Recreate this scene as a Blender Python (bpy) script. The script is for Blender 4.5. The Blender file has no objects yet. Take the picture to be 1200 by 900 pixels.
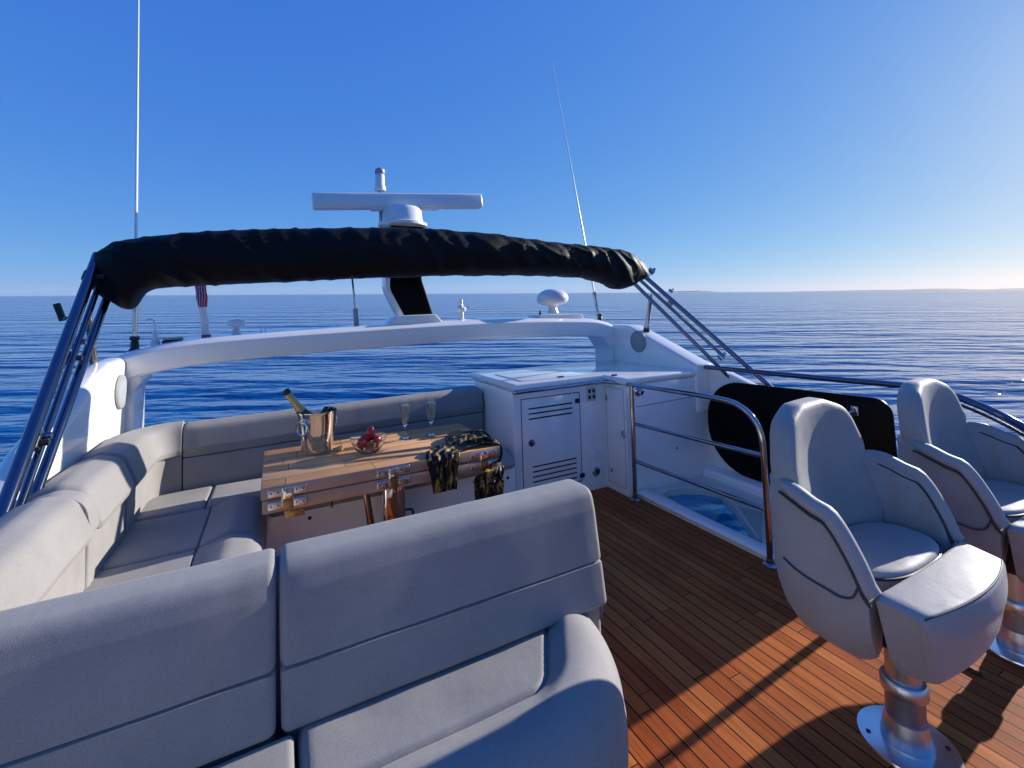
import bpy, bmesh, math, random
from mathutils import Vector, Matrix, noise
random.seed(7)
sc = bpy.context.scene
COL = sc.collection
rad = math.radians

# ------------------------------------------------------------------ camera model (measured from the photo's vanishing points)
F, CX, CY, H = 535.0, 600.0, 340.0, 1.6
bx = Vector((1040, 535, 5)).normalized()
by = Vector((-275, 535, -32)); by = (by - bx * bx.dot(by)).normalized()
bz = bx.cross(by)
RBC = Matrix((bx, by, bz)).transposed()          # boat -> camera axes (x right, y forward, z up)
RCB = RBC.transposed()
def at(px, py, x=None, y=None, z=None):           # photo pixel -> point of the boat on a known plane
    d = RCB @ Vector(((px - CX) / F, 1.0, -(py - CY) / F))
    c = Vector((0, 0, H))
    for i, v in enumerate((x, y, z)):
        if v is not None:
            return c + d * ((v - c[i]) / d[i])
# world frame from the sea horizon
UP = Vector((0, 0, 0))
h0 = Vector((-600, F, -(346.8 - CY))); h1 = Vector((600, F, -(340.2 - CY)))
UP = h1.cross(h0).normalized()
if UP.z < 0: UP = -UP
FW = Vector((0, 1, 0)); FW = (FW - UP * FW.dot(UP)).normalized()
RT = FW.cross(UP)
RCW = Matrix((RT, FW, UP))                        # camera -> world
CAMH = 6.3
CAMW = Vector((0, 0, CAMH))
RBW = RCW @ RBC
B = Matrix.Translation(CAMW - RBW @ Vector((0, 0, H))) @ RBW.to_4x4()

# ------------------------------------------------------------------ bookkeeping
ORG = {}
BOAT = []
def tag(o, label=None, cat=None, group=None, kind=None):
    if label: o['label'] = label
    if cat: o['category'] = cat
    if group: o['group'] = group
    if kind: o['kind'] = kind
    return o
def thing(name, loc, label, cat, group=None, kind=None):
    o = bpy.data.objects.new(name, None); COL.objects.link(o)
    o.empty_display_size = 0.1
    o.location = Vector(loc); ORG[o] = Vector(loc); BOAT.append(o)
    return tag(o, label, cat, group, kind)

class MB:
    """collects shapes; build() links them as ONE mesh object"""
    def __init__(s): s.v = []; s.f = []; s.mi = []
    def add(s, verts, faces, mi=0, mat=None):
        n = len(s.v)
        for p in verts:
            p = Vector(p)
            s.v.append(mat @ p if mat else p)
        for f in faces:
            s.f.append([i + n for i in f]); s.mi.append(mi)
        return s
    def bm(s, bm, mi=0, mat=None):
        bm.verts.index_update()
        s.add([v.co.copy() for v in bm.verts], [[v.index for v in f.verts] for f in bm.faces], mi, mat)
        bm.free(); return s
    def box(s, x0, x1, y0, y1, z0, z1, r=0.0, seg=3, mi=0, mat=None):
        bm = bmesh.new(); bmesh.ops.create_cube(bm, size=1)
        for v in bm.verts:
            v.co = Vector(((x0 + x1) / 2 + v.co.x * (x1 - x0), (y0 + y1) / 2 + v.co.y * (y1 - y0), (z0 + z1) / 2 + v.co.z * (z1 - z0)))
        if r > 0:
            bmesh.ops.bevel(bm, geom=bm.edges[:], offset=r, segments=seg, profile=0.5, affect='EDGES', clamp_overlap=True)
        return s.bm(bm, mi, mat)
    def prism(s, poly, axis, a, b, r=0.0, seg=3, mi=0, mat=None):
        """poly: 2D points in the other two axes (x:(y,z) y:(x,z) z:(x,y)), from a to b along axis"""
        def P(u, v, t): return {'x': (t, u, v), 'y': (u, t, v), 'z': (u, v, t)}[axis]
        bm = bmesh.new()
        A = [bm.verts.new(P(u, v, a)) for u, v in poly]; Bv = [bm.verts.new(P(u, v, b)) for u, v in poly]
        bm.faces.new(A); bm.faces.new(Bv[::-1]); n = len(poly)
        for i in range(n): bm.faces.new((A[i], Bv[i], Bv[(i + 1) % n], A[(i + 1) % n]))
        bmesh.ops.recalc_face_normals(bm, faces=bm.faces[:])
        if r > 0:
            es = [e for e in bm.edges if len(e.link_faces) == 2 and e.calc_face_angle(0) > 0.5]
            bmesh.ops.bevel(bm, geom=es, offset=r, segments=seg, profile=0.5, affect='EDGES', clamp_overlap=True)
        return s.bm(bm, mi, mat)
    def loft(s, rings, caps=True, closed=True, mi=0, mat=None):
        n = len(rings[0]); V = [p for r in rings for p in r]; Fc = []
        for k in range(len(rings) - 1):
            for i in range(n if closed else n - 1):
                j = (i + 1) % n
                Fc.append([k * n + i, k * n + j, (k + 1) * n + j, (k + 1) * n + i])
        if caps and closed:
            Fc.append(list(range(n))[::-1]); Fc.append([(len(rings) - 1) * n + i for i in range(n)])
        return s.add(V, Fc, mi, mat)
    def tube(s, path, r, n=12, mi=0, mat=None, caps=True, flat=1.0):
        path = [Vector(p) for p in path]; rings = []
        rr = r if isinstance(r, (list, tuple)) else [r] * len(path)
        t0 = (path[1] - path[0]).normalized()
        up = Vector((0, 0, 1)) if abs(t0.z) < 0.9 else Vector((1, 0, 0))
        u = (up - t0 * up.dot(t0)).normalized()
        for i, p in enumerate(path):
            a = path[max(i - 1, 0)]; b = path[min(i + 1, len(path) - 1)]
            t = (b - a).normalized(); u = (u - t * u.dot(t)).normalized(); w = t.cross(u)
            rings.append([p + (u * math.cos(k * 2 * math.pi / n) * flat + w * math.sin(k * 2 * math.pi / n)) * rr[i] for k in range(n)])
        return s.loft(rings, caps, True, mi, mat)
    def lathe(s, prof, c=(0, 0, 0), n=36, mi=0, mat=None, caps=True):
        c = Vector(c)
        rings = [[c + Vector((r * math.cos(k * 2 * math.pi / n), r * math.sin(k * 2 * math.pi / n), z)) for k in range(n)] for r, z in prof]
        return s.loft(rings, caps, True, mi, mat)
    def ball(s, c, r, n=16, m=10, mi=0, mat=None, sx=1, sy=1, sz=1):
        pr = []
        rings = [[Vector(c) + Vector((sx * r * math.sin(math.pi * max(0.02, min(.98, j / m))) * math.cos(k * 2 * math.pi / n), sy * r * math.sin(math.pi * max(0.02, min(.98, j / m))) * math.sin(k * 2 * math.pi / n), -sz * r * math.cos(math.pi * j / m))) for k in range(n)] for j in range(m + 1)]
        return s.loft(rings, True, True, mi, mat)
    def build(s, name, mats, parent=None, loc=None, sharp=38, keep_normals=False):
        me = bpy.data.meshes.new(name)
        if parent is not None:
            org = ORG[parent]
        else:
            if loc is None:
                zs = min(p.z for p in s.v); xs = sum(p.x for p in s.v) / len(s.v); ys = sum(p.y for p in s.v) / len(s.v)
                loc = (xs, ys, zs)
            org = Vector(loc)
        me.from_pydata([tuple(p - org) for p in s.v], [], s.f)
        if not isinstance(mats, (list, tuple)): mats = [mats]
        for m in mats: me.materials.append(m)
        me.polygons.foreach_set('material_index', s.mi)
        if not keep_normals:
            bm = bmesh.new(); bm.from_mesh(me)
            bmesh.ops.remove_doubles(bm, verts=bm.verts[:], dist=1e-5)
            bmesh.ops.recalc_face_normals(bm, faces=bm.faces[:]); bm.to_mesh(me); bm.free()
        me.polygons.foreach_set('use_smooth', [True] * len(me.polygons))
        me.set_sharp_from_angle(angle=rad(sharp))
        me.update()
        o = bpy.data.objects.new(name, me); COL.objects.link(o)
        if parent is not None:
            o.parent = parent; ORG[o] = org
        else:
            o.location = org; ORG[o] = org; BOAT.append(o)
        return o

def catmull(pts, n=8):
    pts = [Vector(p) for p in pts]; out = []
    P = [pts[0] * 2 - pts[1]] + pts + [pts[-1] * 2 - pts[-2]]
    for i in range(1, len(P) - 2):
        p0, p1, p2, p3 = P[i - 1:i + 3]
        for k in range(n):
            t = k / n
            out.append(0.5 * ((2 * p1) + (p2 - p0) * t + (2 * p0 - 5 * p1 + 4 * p2 - p3) * t * t + (3 * p1 - p0 - 3 * p2 + p3) * t ** 3))
    out.append(pts[-1]); return out
def rprof(pts, k=6):
    """2D polygon with rounded corners: (u, v, radius)"""
    out = []; n = len(pts)
    for i in range(n):
        p = Vector(pts[i][:2]); r = pts[i][2] if len(pts[i]) > 2 else 0
        a = Vector(pts[i - 1][:2]) - p; b = Vector(pts[(i + 1) % n][:2]) - p
        if r <= 0: out.append(p); continue
        la, lb = a.length, b.length; a.normalize(); b.normalize()
        ang = a.angle(b)
        if ang > 3.1: out.append(p); continue
        d = min(r / math.tan(ang / 2), la * .49, lb * .49); r2 = d * math.tan(ang / 2)
        c = p + (a + b).normalized() * (r2 / math.sin(ang / 2))
        s0 = p + a * d - c; s1 = p + b * d - c
        a0 = math.atan2(s0.y, s0.x); a1 = math.atan2(s1.y, s1.x); da = (a1 - a0 + math.pi) % (2 * math.pi) - math.pi
        for j in range(k + 1):
            t = a0 + da * j / k; out.append(c + Vector((math.cos(t), math.sin(t))) * r2)
    return out
def inset(poly, d):
    n = len(poly); area = sum(poly[i].x * poly[(i + 1) % n].y - poly[(i + 1) % n].x * poly[i].y for i in range(n))
    sg = 1 if area > 0 else -1; out = []
    for i in range(n):
        a = poly[i] - poly[i - 1]; b = poly[(i + 1) % n] - poly[i]
        if a.length < 1e-7: a = b
        if b.length < 1e-7: b = a
        na = Vector((-a.y, a.x)).normalized() * sg; nb = Vector((-b.y, b.x)).normalized() * sg
        m = na + nb
        if m.length < 1e-4: m = na
        m.normalize(); out.append(poly[i] + m * d / max(0.5, m.dot(na)))
    return out
def subdiv(poly, mx=.05):
    out = []
    for i in range(len(poly)):
        a = poly[i]; b = poly[(i + 1) % len(poly)]; k = max(1, int((b - a).length / mx))
        for j in range(k): out.append(a.lerp(b, j / k))
    return out
def cushion(mb, poly, axis, a, b, er=.035, puff=.004, step=.06, seed=0, warp=None):
    """padded profile extruded along axis with rounded ends and a little unevenness"""
    poly = subdiv(poly)
    def P(q, t): return Vector({'x': (t, q.x, q.y), 'y': (q.x, t, q.y), 'z': (q.x, q.y, t)}[axis])
    rings = []; L = b - a; ts = []
    for j in range(6): ts.append((a + er * (1 - math.cos(j / 5 * math.pi / 2)), er * (1 - math.sin(j / 5 * math.pi / 2))))
    m = max(2, int((L - 2 * er) / step))
    for j in range(1, m): ts.append((a + er + (L - 2 * er) * j / m, 0))
    for j in range(5, -1, -1): ts.append((b - er * (1 - math.cos(j / 5 * math.pi / 2)), er * (1 - math.sin(j / 5 * math.pi / 2))))
    for t, d in ts:
        ring = []
        for q in inset(poly, d * .9 + .0002):
            p = P(q, t)
            nv = noise.noise_vector(p * 3.1 + Vector((seed, seed * 2, 0))) * puff + noise.noise_vector(p * 9 + Vector((seed, 0, 3))) * puff * .35
            p = p + nv
            if warp: p = warp(p)
            ring.append(p)
        rings.append(ring)
    mb.loft(rings)
    return mb

# ------------------------------------------------------------------ materials
def newmat(name):
    m = bpy.data.materials.new(name); m.use_nodes = True
    nt = m.node_tree; nt.nodes.clear()
    out = nt.nodes.new('ShaderNodeOutputMaterial'); b = nt.nodes.new('ShaderNodeBsdfPrincipled')
    nt.links.new(b.outputs[0], out.inputs[0])
    return m, nt, b
def N(nt, t, **k):
    n = nt.nodes.new(t)
    for a, v in k.items(): setattr(n, a, v)
    return n
def L(nt, a, b): nt.links.new(a, b)
def simple(name, col, rough=.4, metal=0, coat=0, nscale=6, namt=.06, bump=0, bscale=200, spec=.5, rvar=.08, detail=4):
    m, nt, b = newmat(name)
    tc = N(nt, 'ShaderNodeTexCoord'); ns = N(nt, 'ShaderNodeTexNoise'); ns.inputs['Scale'].default_value = nscale; ns.inputs['Detail'].default_value = detail
    L(nt, tc.outputs['Object'], ns.inputs['Vector'])
    mx = N(nt, 'ShaderNodeMix', data_type='RGBA')
    mx.inputs[6].default_value = tuple(c * (1 - namt) for c in col) + (1,); mx.inputs[7].default_value = tuple(min(1, c * (1 + namt)) for c in col) + (1,)
    L(nt, ns.outputs['Fac'], mx.inputs[0]); L(nt, mx.outputs[2], b.inputs['Base Color'])
    mr = N(nt, 'ShaderNodeMapRange'); mr.inputs['To Min'].default_value = max(.02, rough - rvar); mr.inputs['To Max'].default_value = rough + rvar
    L(nt, ns.outputs['Fac'], mr.inputs['Value']); L(nt, mr.outputs[0], b.inputs['Roughness'])
    b.inputs['Metallic'].default_value = metal; b.inputs['Coat Weight'].default_value = coat; b.inputs['Coat Roughness'].default_value = .08
    b.inputs['Specular IOR Level'].default_value = spec
    if bump:
        n2 = N(nt, 'ShaderNodeTexNoise'); n2.inputs['Scale'].default_value = bscale; n2.inputs['Detail'].default_value = 3
        L(nt, tc.outputs['Object'], n2.inputs['Vector'])
        bp = N(nt, 'ShaderNodeBump'); bp.inputs['Strength'].default_value = bump; bp.inputs['Distance'].default_value = .004
        L(nt, n2.outputs['Fac'], bp.inputs['Height']); L(nt, bp.outputs[0], b.inputs['Normal'])
    return m

def upholstery(name, col, rough, weave=420, mott=.10):
    """matte coated cloth: fine weave bump, pin-prick mottling, broad wear and soft creasing"""
    m, nt, b = newmat(name); tc = N(nt, 'ShaderNodeTexCoord')
    def nz(scale, detail, rgh=.5):
        n = N(nt, 'ShaderNodeTexNoise'); n.inputs['Scale'].default_value = scale; n.inputs['Detail'].default_value = detail; n.inputs['Roughness'].default_value = rgh
        L(nt, tc.outputs['Object'], n.inputs['Vector']); return n.outputs['Fac']
    def mrange(i, lo, hi, f0=.3, f1=.7):
        n = N(nt, 'ShaderNodeMapRange'); n.inputs['From Min'].default_value = f0; n.inputs['From Max'].default_value = f1; n.inputs['To Min'].default_value = lo; n.inputs['To Max'].default_value = hi
        L(nt, i, n.inputs['Value']); return n.outputs[0]
    def M(op, a, b_):
        n = N(nt, 'ShaderNodeMath', operation=op); L(nt, a, n.inputs[0]); L(nt, b_, n.inputs[1]); return n.outputs[0]
    v = M('MULTIPLY', mrange(nz(weave * .55, 2), 1 - mott, 1 + mott), mrange(nz(2.3, 5), .90, 1.08))
    v = M('MULTIPLY', v, mrange(nz(14, 4), .965, 1.03))
    hs = N(nt, 'ShaderNodeHueSaturation'); hs.inputs['Color'].default_value = col + (1,); L(nt, v, hs.inputs['Value']); L(nt, hs.outputs[0], b.inputs['Base Color'])
    L(nt, mrange(nz(9, 4), rough - .08, rough + .08), b.inputs['Roughness'])
    b.inputs['Specular IOR Level'].default_value = .25; b.inputs['Sheen Weight'].default_value = .12; b.inputs['Sheen Roughness'].default_value = .5
    b1 = N(nt, 'ShaderNodeBump'); b1.inputs['Strength'].default_value = .22; b1.inputs['Distance'].default_value = .003; L(nt, nz(weave, 2), b1.inputs['Height'])
    b2 = N(nt, 'ShaderNodeBump'); b2.inputs['Strength'].default_value = .16; b2.inputs['Distance'].default_value = .02; L(nt, nz(7, 3), b2.inputs['Height']); L(nt, b1.outputs[0], b2.inputs['Normal'])
    L(nt, b2.outputs[0], b.inputs['Normal'])
    return m
VINYL = upholstery('grey_upholstery', (.268, .250, .234), .68)
CHAIRV = upholstery('helm_chair_leather', (.33, .304, .285), .52, 380, .07)
PIPING = simple('dark_piping', (.015, .017, .025), .5)
SEAM = simple('seam_thread', (.05, .052, .06), .7)
GEL = simple('white_gelcoat', (.85, .815, .77), .16, 0, .5, 3, .025)
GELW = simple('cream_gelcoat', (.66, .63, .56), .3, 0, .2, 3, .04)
PAD = simple('beige_nonslip', (.42, .38, .30), .7, 0, 0, 60, .1, .5, 300)
STEEL = simple('polished_steel', (.40, .40, .43), .07, 1, 0, 12, .04, rvar=.03)
POLE = simple('sky_darkened_steel', (.16, .17, .23), .08, 1, 0, 12, .04, rvar=.03)  # polished steel with its reflection of dark blue sky put into the colour
BRUSHED = simple('brushed_aluminium', (.56, .58, .61), .36, 1, 0, 30, .06)
CHROME = simple('chrome', (.80, .78, .75), .05, 1, 0, 10, .03, rvar=.02)
BLACKC = simple('black_canvas', (.0022, .0022, .0028), .55, 0, 0, 8, .3, .3, 500, .2)
BLACKP = simple('black_plastic', (.012, .012, .014), .4, 0, 0, 20, .2)
BLACKG = simple('black_acrylic', (.002, .002, .0025), .3, 0, 0, 5, .1, spec=.08, rvar=.05)
WHITEP = simple('white_plastic', (.75, .75, .74), .3, 0, .2, 8, .03)
GREYP = simple('grey_plastic', (.30, .30, .31), .45, 0, 0, 30, .08)
SPEAK = simple('speaker_mesh', (.33, .33, .35), .6, 0, 0, 90, .25, .6, 260)
DARKSLOT = simple('dark_slot', (.008, .008, .012), .6)
BRASS = simple('aged_brass', (.35, .24, .12), .35, 1, 0, 40, .15)
REDP = simple('red_band', (.45, .02, .02), .5)
GREENG = simple('green_bottle_glass', (.008, .03, .012), .06, 0, .5, 8, .2, rvar=.02)
FOIL = simple('gold_foil', (.66, .38, .12), .32, .7, 0, 60, .12, .5, 120)
HINGE = simple('satin_steel', (.66, .66, .68), .28, 1, 0, 30, .06)
FLANGE = simple('satin_flange', (.72, .74, .78), .22, 1, 0, 20, .04)
CORK = simple('cork', (.42, .27, .14), .8, 0, 0, 80, .25, .4, 200)

def glassmat(name, col, rough=0.0, ior=1.45):
    m, nt, b = newmat(name)
    b.inputs['Base Color'].default_value = col + (1,); b.inputs['Roughness'].default_value = rough
    b.inputs['Transmission Weight'].default_value = 1; b.inputs['IOR'].default_value = ior
    return m
GLASS = glassmat('clear_glass', (.97, .98, .98))
WINE = glassmat('champagne', (.93, .86, .62), 0, 1.34)

def strawberry_mat():
    m, nt, b = newmat('strawberry_skin')
    tc = N(nt, 'ShaderNodeTexCoord'); v = N(nt, 'ShaderNodeTexVoronoi'); v.inputs['Scale'].default_value = 260
    L(nt, tc.outputs['Object'], v.inputs['Vector'])
    r = N(nt, 'ShaderNodeValToRGB'); r.color_ramp.elements[0].color = (.55, .35, .08, 1); r.color_ramp.elements[0].position = .08
    r.color_ramp.elements[1].color = (.50, .012, .018, 1); r.color_ramp.elements[1].position = .16
    L(nt, v.outputs['Distance'], r.inputs[0]); L(nt, r.outputs[0], b.inputs['Base Color']); b.inputs['Roughness'].default_value = .3
    return m
BERRY = strawberry_mat()
LEAF = simple('berry_leaf', (.06, .14, .03), .6)

def teak(name, width, length, cols, axis='y', caulk=(.008, .006, .005), gap=.0062, rough=.5, stain=.25):
    """caulked planks laid along an axis; each plank its own tone, grain and butt joints"""
    m, nt, b = newmat(name)
    tc = N(nt, 'ShaderNodeTexCoord'); sp = N(nt, 'ShaderNodeSeparateXYZ'); L(nt, tc.outputs['Object'], sp.inputs[0])
    U, V = (sp.outputs['X'], sp.outputs['Y']) if axis == 'y' else (sp.outputs['Y'], sp.outputs['X'])
    def M(op, a, c=None, v=None, v0=None):
        n = N(nt, 'ShaderNodeMath', operation=op)
        if a is not None: L(nt, a, n.inputs[0])
        if v0 is not None: n.inputs[0].default_value = v0
        if c is not None: L(nt, c, n.inputs[1])
        elif v is not None: n.inputs[1].default_value = v
        return n.outputs[0]
    u = M('DIVIDE', U, v=width); row = M('FLOOR', u); fu = M('FRACT', u)
    w1 = N(nt, 'ShaderNodeTexWhiteNoise', noise_dimensions='1D'); L(nt, row, w1.inputs['W'])
    off = M('MULTIPLY', w1.outputs['Value'], v=7.31)
    v_ = M('ADD', M('DIVIDE', V, v=length), off); colm = M('FLOOR', v_); fv = M('FRACT', v_)
    cb = N(nt, 'ShaderNodeCombineXYZ'); L(nt, row, cb.inputs[0]); L(nt, colm, cb.inputs[1])
    w2 = N(nt, 'ShaderNodeTexWhiteNoise', noise_dimensions='2D'); L(nt, cb.outputs[0], w2.inputs['Vector'])
    # grain
    mp = N(nt, 'ShaderNodeMapping'); mp.inputs['Scale'].default_value = (90, 3.5, 90) if axis == 'y' else (3.5, 90, 90)
    ad = N(nt, 'ShaderNodeVectorMath', operation='ADD'); L(nt, tc.outputs['Object'], ad.inputs[0])
    sc3 = N(nt, 'ShaderNodeVectorMath', operation='SCALE'); L(nt, w2.outputs['Color'], sc3.inputs[0]); sc3.inputs['Scale'].default_value = 3
    L(nt, sc3.outputs[0], ad.inputs[1]); L(nt, ad.outputs[0], mp.inputs['Vector'])
    gr = N(nt, 'ShaderNodeTexNoise'); gr.inputs['Scale'].default_value = 1; gr.inputs['Detail'].default_value = 5; gr.inputs['Distortion'].default_value = .6
    L(nt, mp.outputs[0], gr.inputs['Vector'])
    big = N(nt, 'ShaderNodeTexNoise'); big.inputs['Scale'].default_value = 1.6; big.inputs['Detail'].default_value = 6; L(nt, tc.outputs['Object'], big.inputs['Vector'])
    rp = N(nt, 'ShaderNodeValToRGB'); e = rp.color_ramp.elements
    e[0].color = cols[0] + (1,); e[1].color = cols[-1] + (1,)
    for i, c in enumerate(cols[1:-1]): x = e.new((i + 1) / (len(cols) - 1)); x.color = c + (1,)
    L(nt, w2.outputs['Value'], rp.inputs[0])
    hs = N(nt, 'ShaderNodeHueSaturation'); L(nt, rp.outputs[0], hs.inputs['Color'])
    mr = N(nt, 'ShaderNodeMapRange'); mr.inputs['From Min'].default_value = .3; mr.inputs['From Max'].default_value = .7; mr.inputs['To Min'].default_value = .72; mr.inputs['To Max'].default_value = 1.22
    L(nt, gr.outputs['Fac'], mr.inputs['Value'])
    mr2 = N(nt, 'ShaderNodeMapRange'); mr2.inputs['From Min'].default_value = .3; mr2.inputs['From Max'].default_value = .7; mr2.inputs['To Min'].default_value = 1 - stain; mr2.inputs['To Max'].default_value = 1 + stain
    L(nt, big.outputs['Fac'], mr2.inputs['Value'])
    L(nt, M('MULTIPLY', mr.outputs[0], mr2.outputs[0]), hs.inputs['Value'])
    g = gap / width / 2; gl = gap / length / 2
    eu = M('MINIMUM', fu, M('SUBTRACT', None, fu, v0=1)); ev = M('MINIMUM', fv, M('SUBTRACT', None, fv, v0=1))
    ku = M('LESS_THAN', eu, v=g); kv = M('LESS_THAN', ev, v=gl * .6); k = M('MAXIMUM', ku, kv)
    mx = N(nt, 'ShaderNodeMix', data_type='RGBA'); L(nt, k, mx.inputs[0]); L(nt, hs.outputs[0], mx.inputs[6]); mx.inputs[7].default_value = caulk + (1,)
    L(nt, mx.outputs[2], b.inputs['Base Color'])
    rr = N(nt, 'ShaderNodeMapRange'); rr.inputs['To Min'].default_value = rough - .12; rr.inputs['To Max'].default_value = rough + .15; L(nt, gr.outputs['Fac'], rr.inputs['Value'])
    L(nt, rr.outputs[0], b.inputs['Roughness']); b.inputs['Specular IOR Level'].default_value = .05
    hgt = M('SUBTRACT', M('MULTIPLY', gr.outputs['Fac'], v=.25), k)
    bp = N(nt, 'ShaderNodeBump'); bp.inputs['Strength'].default_value = .35; bp.inputs['Distance'].default_value = .003; L(nt, hgt, bp.inputs['Height']); L(nt, bp.outputs[0], b.inputs['Normal'])
    return m
DECKM = teak('teak_deck', .066, 1.55, [(.31, .070, .018), (.40, .100, .024), (.35, .088, .024), (.52, .165, .042), (.37, .088, .024), (.46, .130, .032)], 'y')
TABM = teak('teak_table', .128, .47, [(.50, .24, .10), (.70, .37, .17), (.60, .30, .13), (.80, .47, .24), (.66, .34, .16)], 'x', (.07, .035, .018), .006, .42, .12)
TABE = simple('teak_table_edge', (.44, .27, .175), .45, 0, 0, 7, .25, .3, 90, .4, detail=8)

def scarf_mat():
    m, nt, b = newmat('printed_silk')
    tc = N(nt, 'ShaderNodeTexCoord'); mp = N(nt, 'ShaderNodeMapping'); mp.inputs['Scale'].default_value = (22, 16, 8); mp.inputs['Rotation'].default_value = (.2, .35, .3)
    L(nt, tc.outputs['Object'], mp.inputs['Vector'])
    n = N(nt, 'ShaderNodeTexNoise'); n.inputs['Scale'].default_value = 1; n.inputs['Detail'].default_value = 4; n.inputs['Distortion'].default_value = 1.2
    L(nt, mp.outputs[0], n.inputs['Vector'])
    r = N(nt, 'ShaderNodeValToRGB'); e = r.color_ramp.elements
    e[0].color = (.004, .004, .004, 1); e[0].position = .555; e[1].color = (.30, .15, .025, 1); e[1].position = .60
    x = e.new(.645); x.color = (.55, .34, .10, 1); x = e.new(.68); x.color = (.02, .012, .006, 1)
    L(nt, n.outputs['Fac'], r.inputs[0]); L(nt, r.outputs[0], b.inputs['Base Color']); b.inputs['Roughness'].default_value = .5; b.inputs['Specular IOR Level'].default_value = .3
    return m
SILK = scarf_mat()

def water_mat():
    m, nt, b = newmat('sea_water')
    geo = N(nt, 'ShaderNodeNewGeometry')
    def wav(sx, sy, rot, scale, detail, rough=.55, dist=0.0):
        mp = N(nt, 'ShaderNodeMapping'); mp.inputs['Scale'].default_value = (sx, sy, 1); mp.inputs['Rotation'].default_value = (0, 0, rad(rot))
        L(nt, geo.outputs['Position'], mp.inputs['Vector'])
        n = N(nt, 'ShaderNodeTexNoise'); n.inputs['Scale'].default_value = scale; n.inputs['Detail'].default_value = detail; n.inputs['Roughness'].default_value = rough; n.inputs['Distortion'].default_value = dist
        L(nt, mp.outputs[0], n.inputs['Vector']); return n.outputs['Fac']
    layers = [(wav(.22, 1, 6, .085, 3), 3.4), (wav(.3, 1, -9, .36, 3, .48, .3), 1.0), (wav(.42, 1, 12, 1.6, 3, .5, .3), .15)]
    acc = None
    for o, a in layers:
        mu = N(nt, 'ShaderNodeMath', operation='MULTIPLY'); L(nt, o, mu.inputs[0]); mu.inputs[1].default_value = a
        if acc is None: acc = mu.outputs[0]
        else:
            ad = N(nt, 'ShaderNodeMath', operation='ADD'); L(nt, acc, ad.inputs[0]); L(nt, mu.outputs[0], ad.inputs[1]); acc = ad.outputs[0]
    bp = N(nt, 'ShaderNodeBump'); bp.inputs['Strength'].default_value = 1; bp.inputs['Distance'].default_value = 1
    L(nt, acc, bp.inputs['Height']); L(nt, bp.outputs[0], b.inputs['Normal'])
    b.inputs['Base Color'].default_value = (.0, .072, .235, 1)
    b.inputs['Roughness'].default_value = .07; b.inputs['IOR'].default_value = 1.33; b.inputs['Specular IOR Level'].default_value = .22
    return m
WATER = water_mat()
HILL = simple('far_scrub_hills', (.10, .10, .07), .9, 0, 0, .004, .3)
FARLAND = simple('dark_headland', (.045, .05, .035), .9, 0, 0, .02, .3)

# ------------------------------------------------------------------ setting: sea, far coast
def world_obj(name, me, mat):
    o = bpy.data.objects.new(name, me); COL.objects.link(o); me.materials.append(mat); return o
me = bpy.data.meshes.new('sea'); S = 60000
me.from_pydata([(-S, -S, 0), (S, -S, 0), (S, S, 0), (-S, S, 0)], [], [(0, 1, 2, 3)])
sea = world_obj('sea', me, WATER); tag(sea, 'open deep blue sea with small ripples all round the boat', 'sea', kind='structure')
def ridge(name, x0px, x1px, dist, prof, mat, depth, seed, label):
    V = []; Fc = []; n = 60
    for i in range(n + 1):
        t = i / n; px = x0px + (x1px - x0px) * t
        dx = (px - CX) / F; base = Vector((dx * dist, dist, 0))
        hh = prof(t) * (1 + .35 * noise.noise(Vector((t * 9, seed, 0))) + .15 * noise.noise(Vector((t * 31, seed, 2))))
        for k, (dd, f) in enumerate(((0, 0), (.15, .55), (.4, 1.0), (.75, .8), (1, 0))):
            jit = 1 + .2 * noise.noise(Vector((t * 14, k * 3.3, seed)))
            V.append(base * (1 + dd * depth / dist) + Vector((0, 0, -2 + max(0, hh) * f * jit)))
    for i in range(n):
        for k in range(4):
            a = i * 5 + k; Fc.append((a, a + 5, a + 6, a + 1))
    me = bpy.data.meshes.new(name); me.from_pydata([tuple(p) for p in V], [], Fc); me.polygons.foreach_set('use_smooth', [True] * len(Fc))
    return tag(world_obj(name, me, mat), label, 'hills', kind='structure')
ridge('headland', 1150, 1420, 5200, lambda t: 22 * min(1, t * 6), FARLAND, 900, 3.3, 'low dark headland at the far right edge of the horizon')
ridge('hills', 930, 1500, 17000, lambda t: 20 + 120 * t * (1.3 - t) * 1.6, HILL, 3000, 8.1, 'pale hazy range of coastal hills along the right horizon')
ridge('hills', 765, 850, 21000, lambda t: 75 * math.sin(math.pi * t) ** 1.2, HILL, 2500, 5.7, 'small faint hill on the horizon beyond the awning poles')

# ------------------------------------------------------------------ deck
mb = MB()
mb.prism([(-1.05, -1.6), (3.55, -1.6), (3.55, 1.78), (2.7, 1.78), (2.7, 4.2), (-1.05, 4.2)], 'z', -.08, 0)
deck = mb.build('deck', DECKM, loc=(0, 0, 0)); tag(deck, 'caulked teak plank deck of the flybridge', 'deck', kind='structure')
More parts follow.
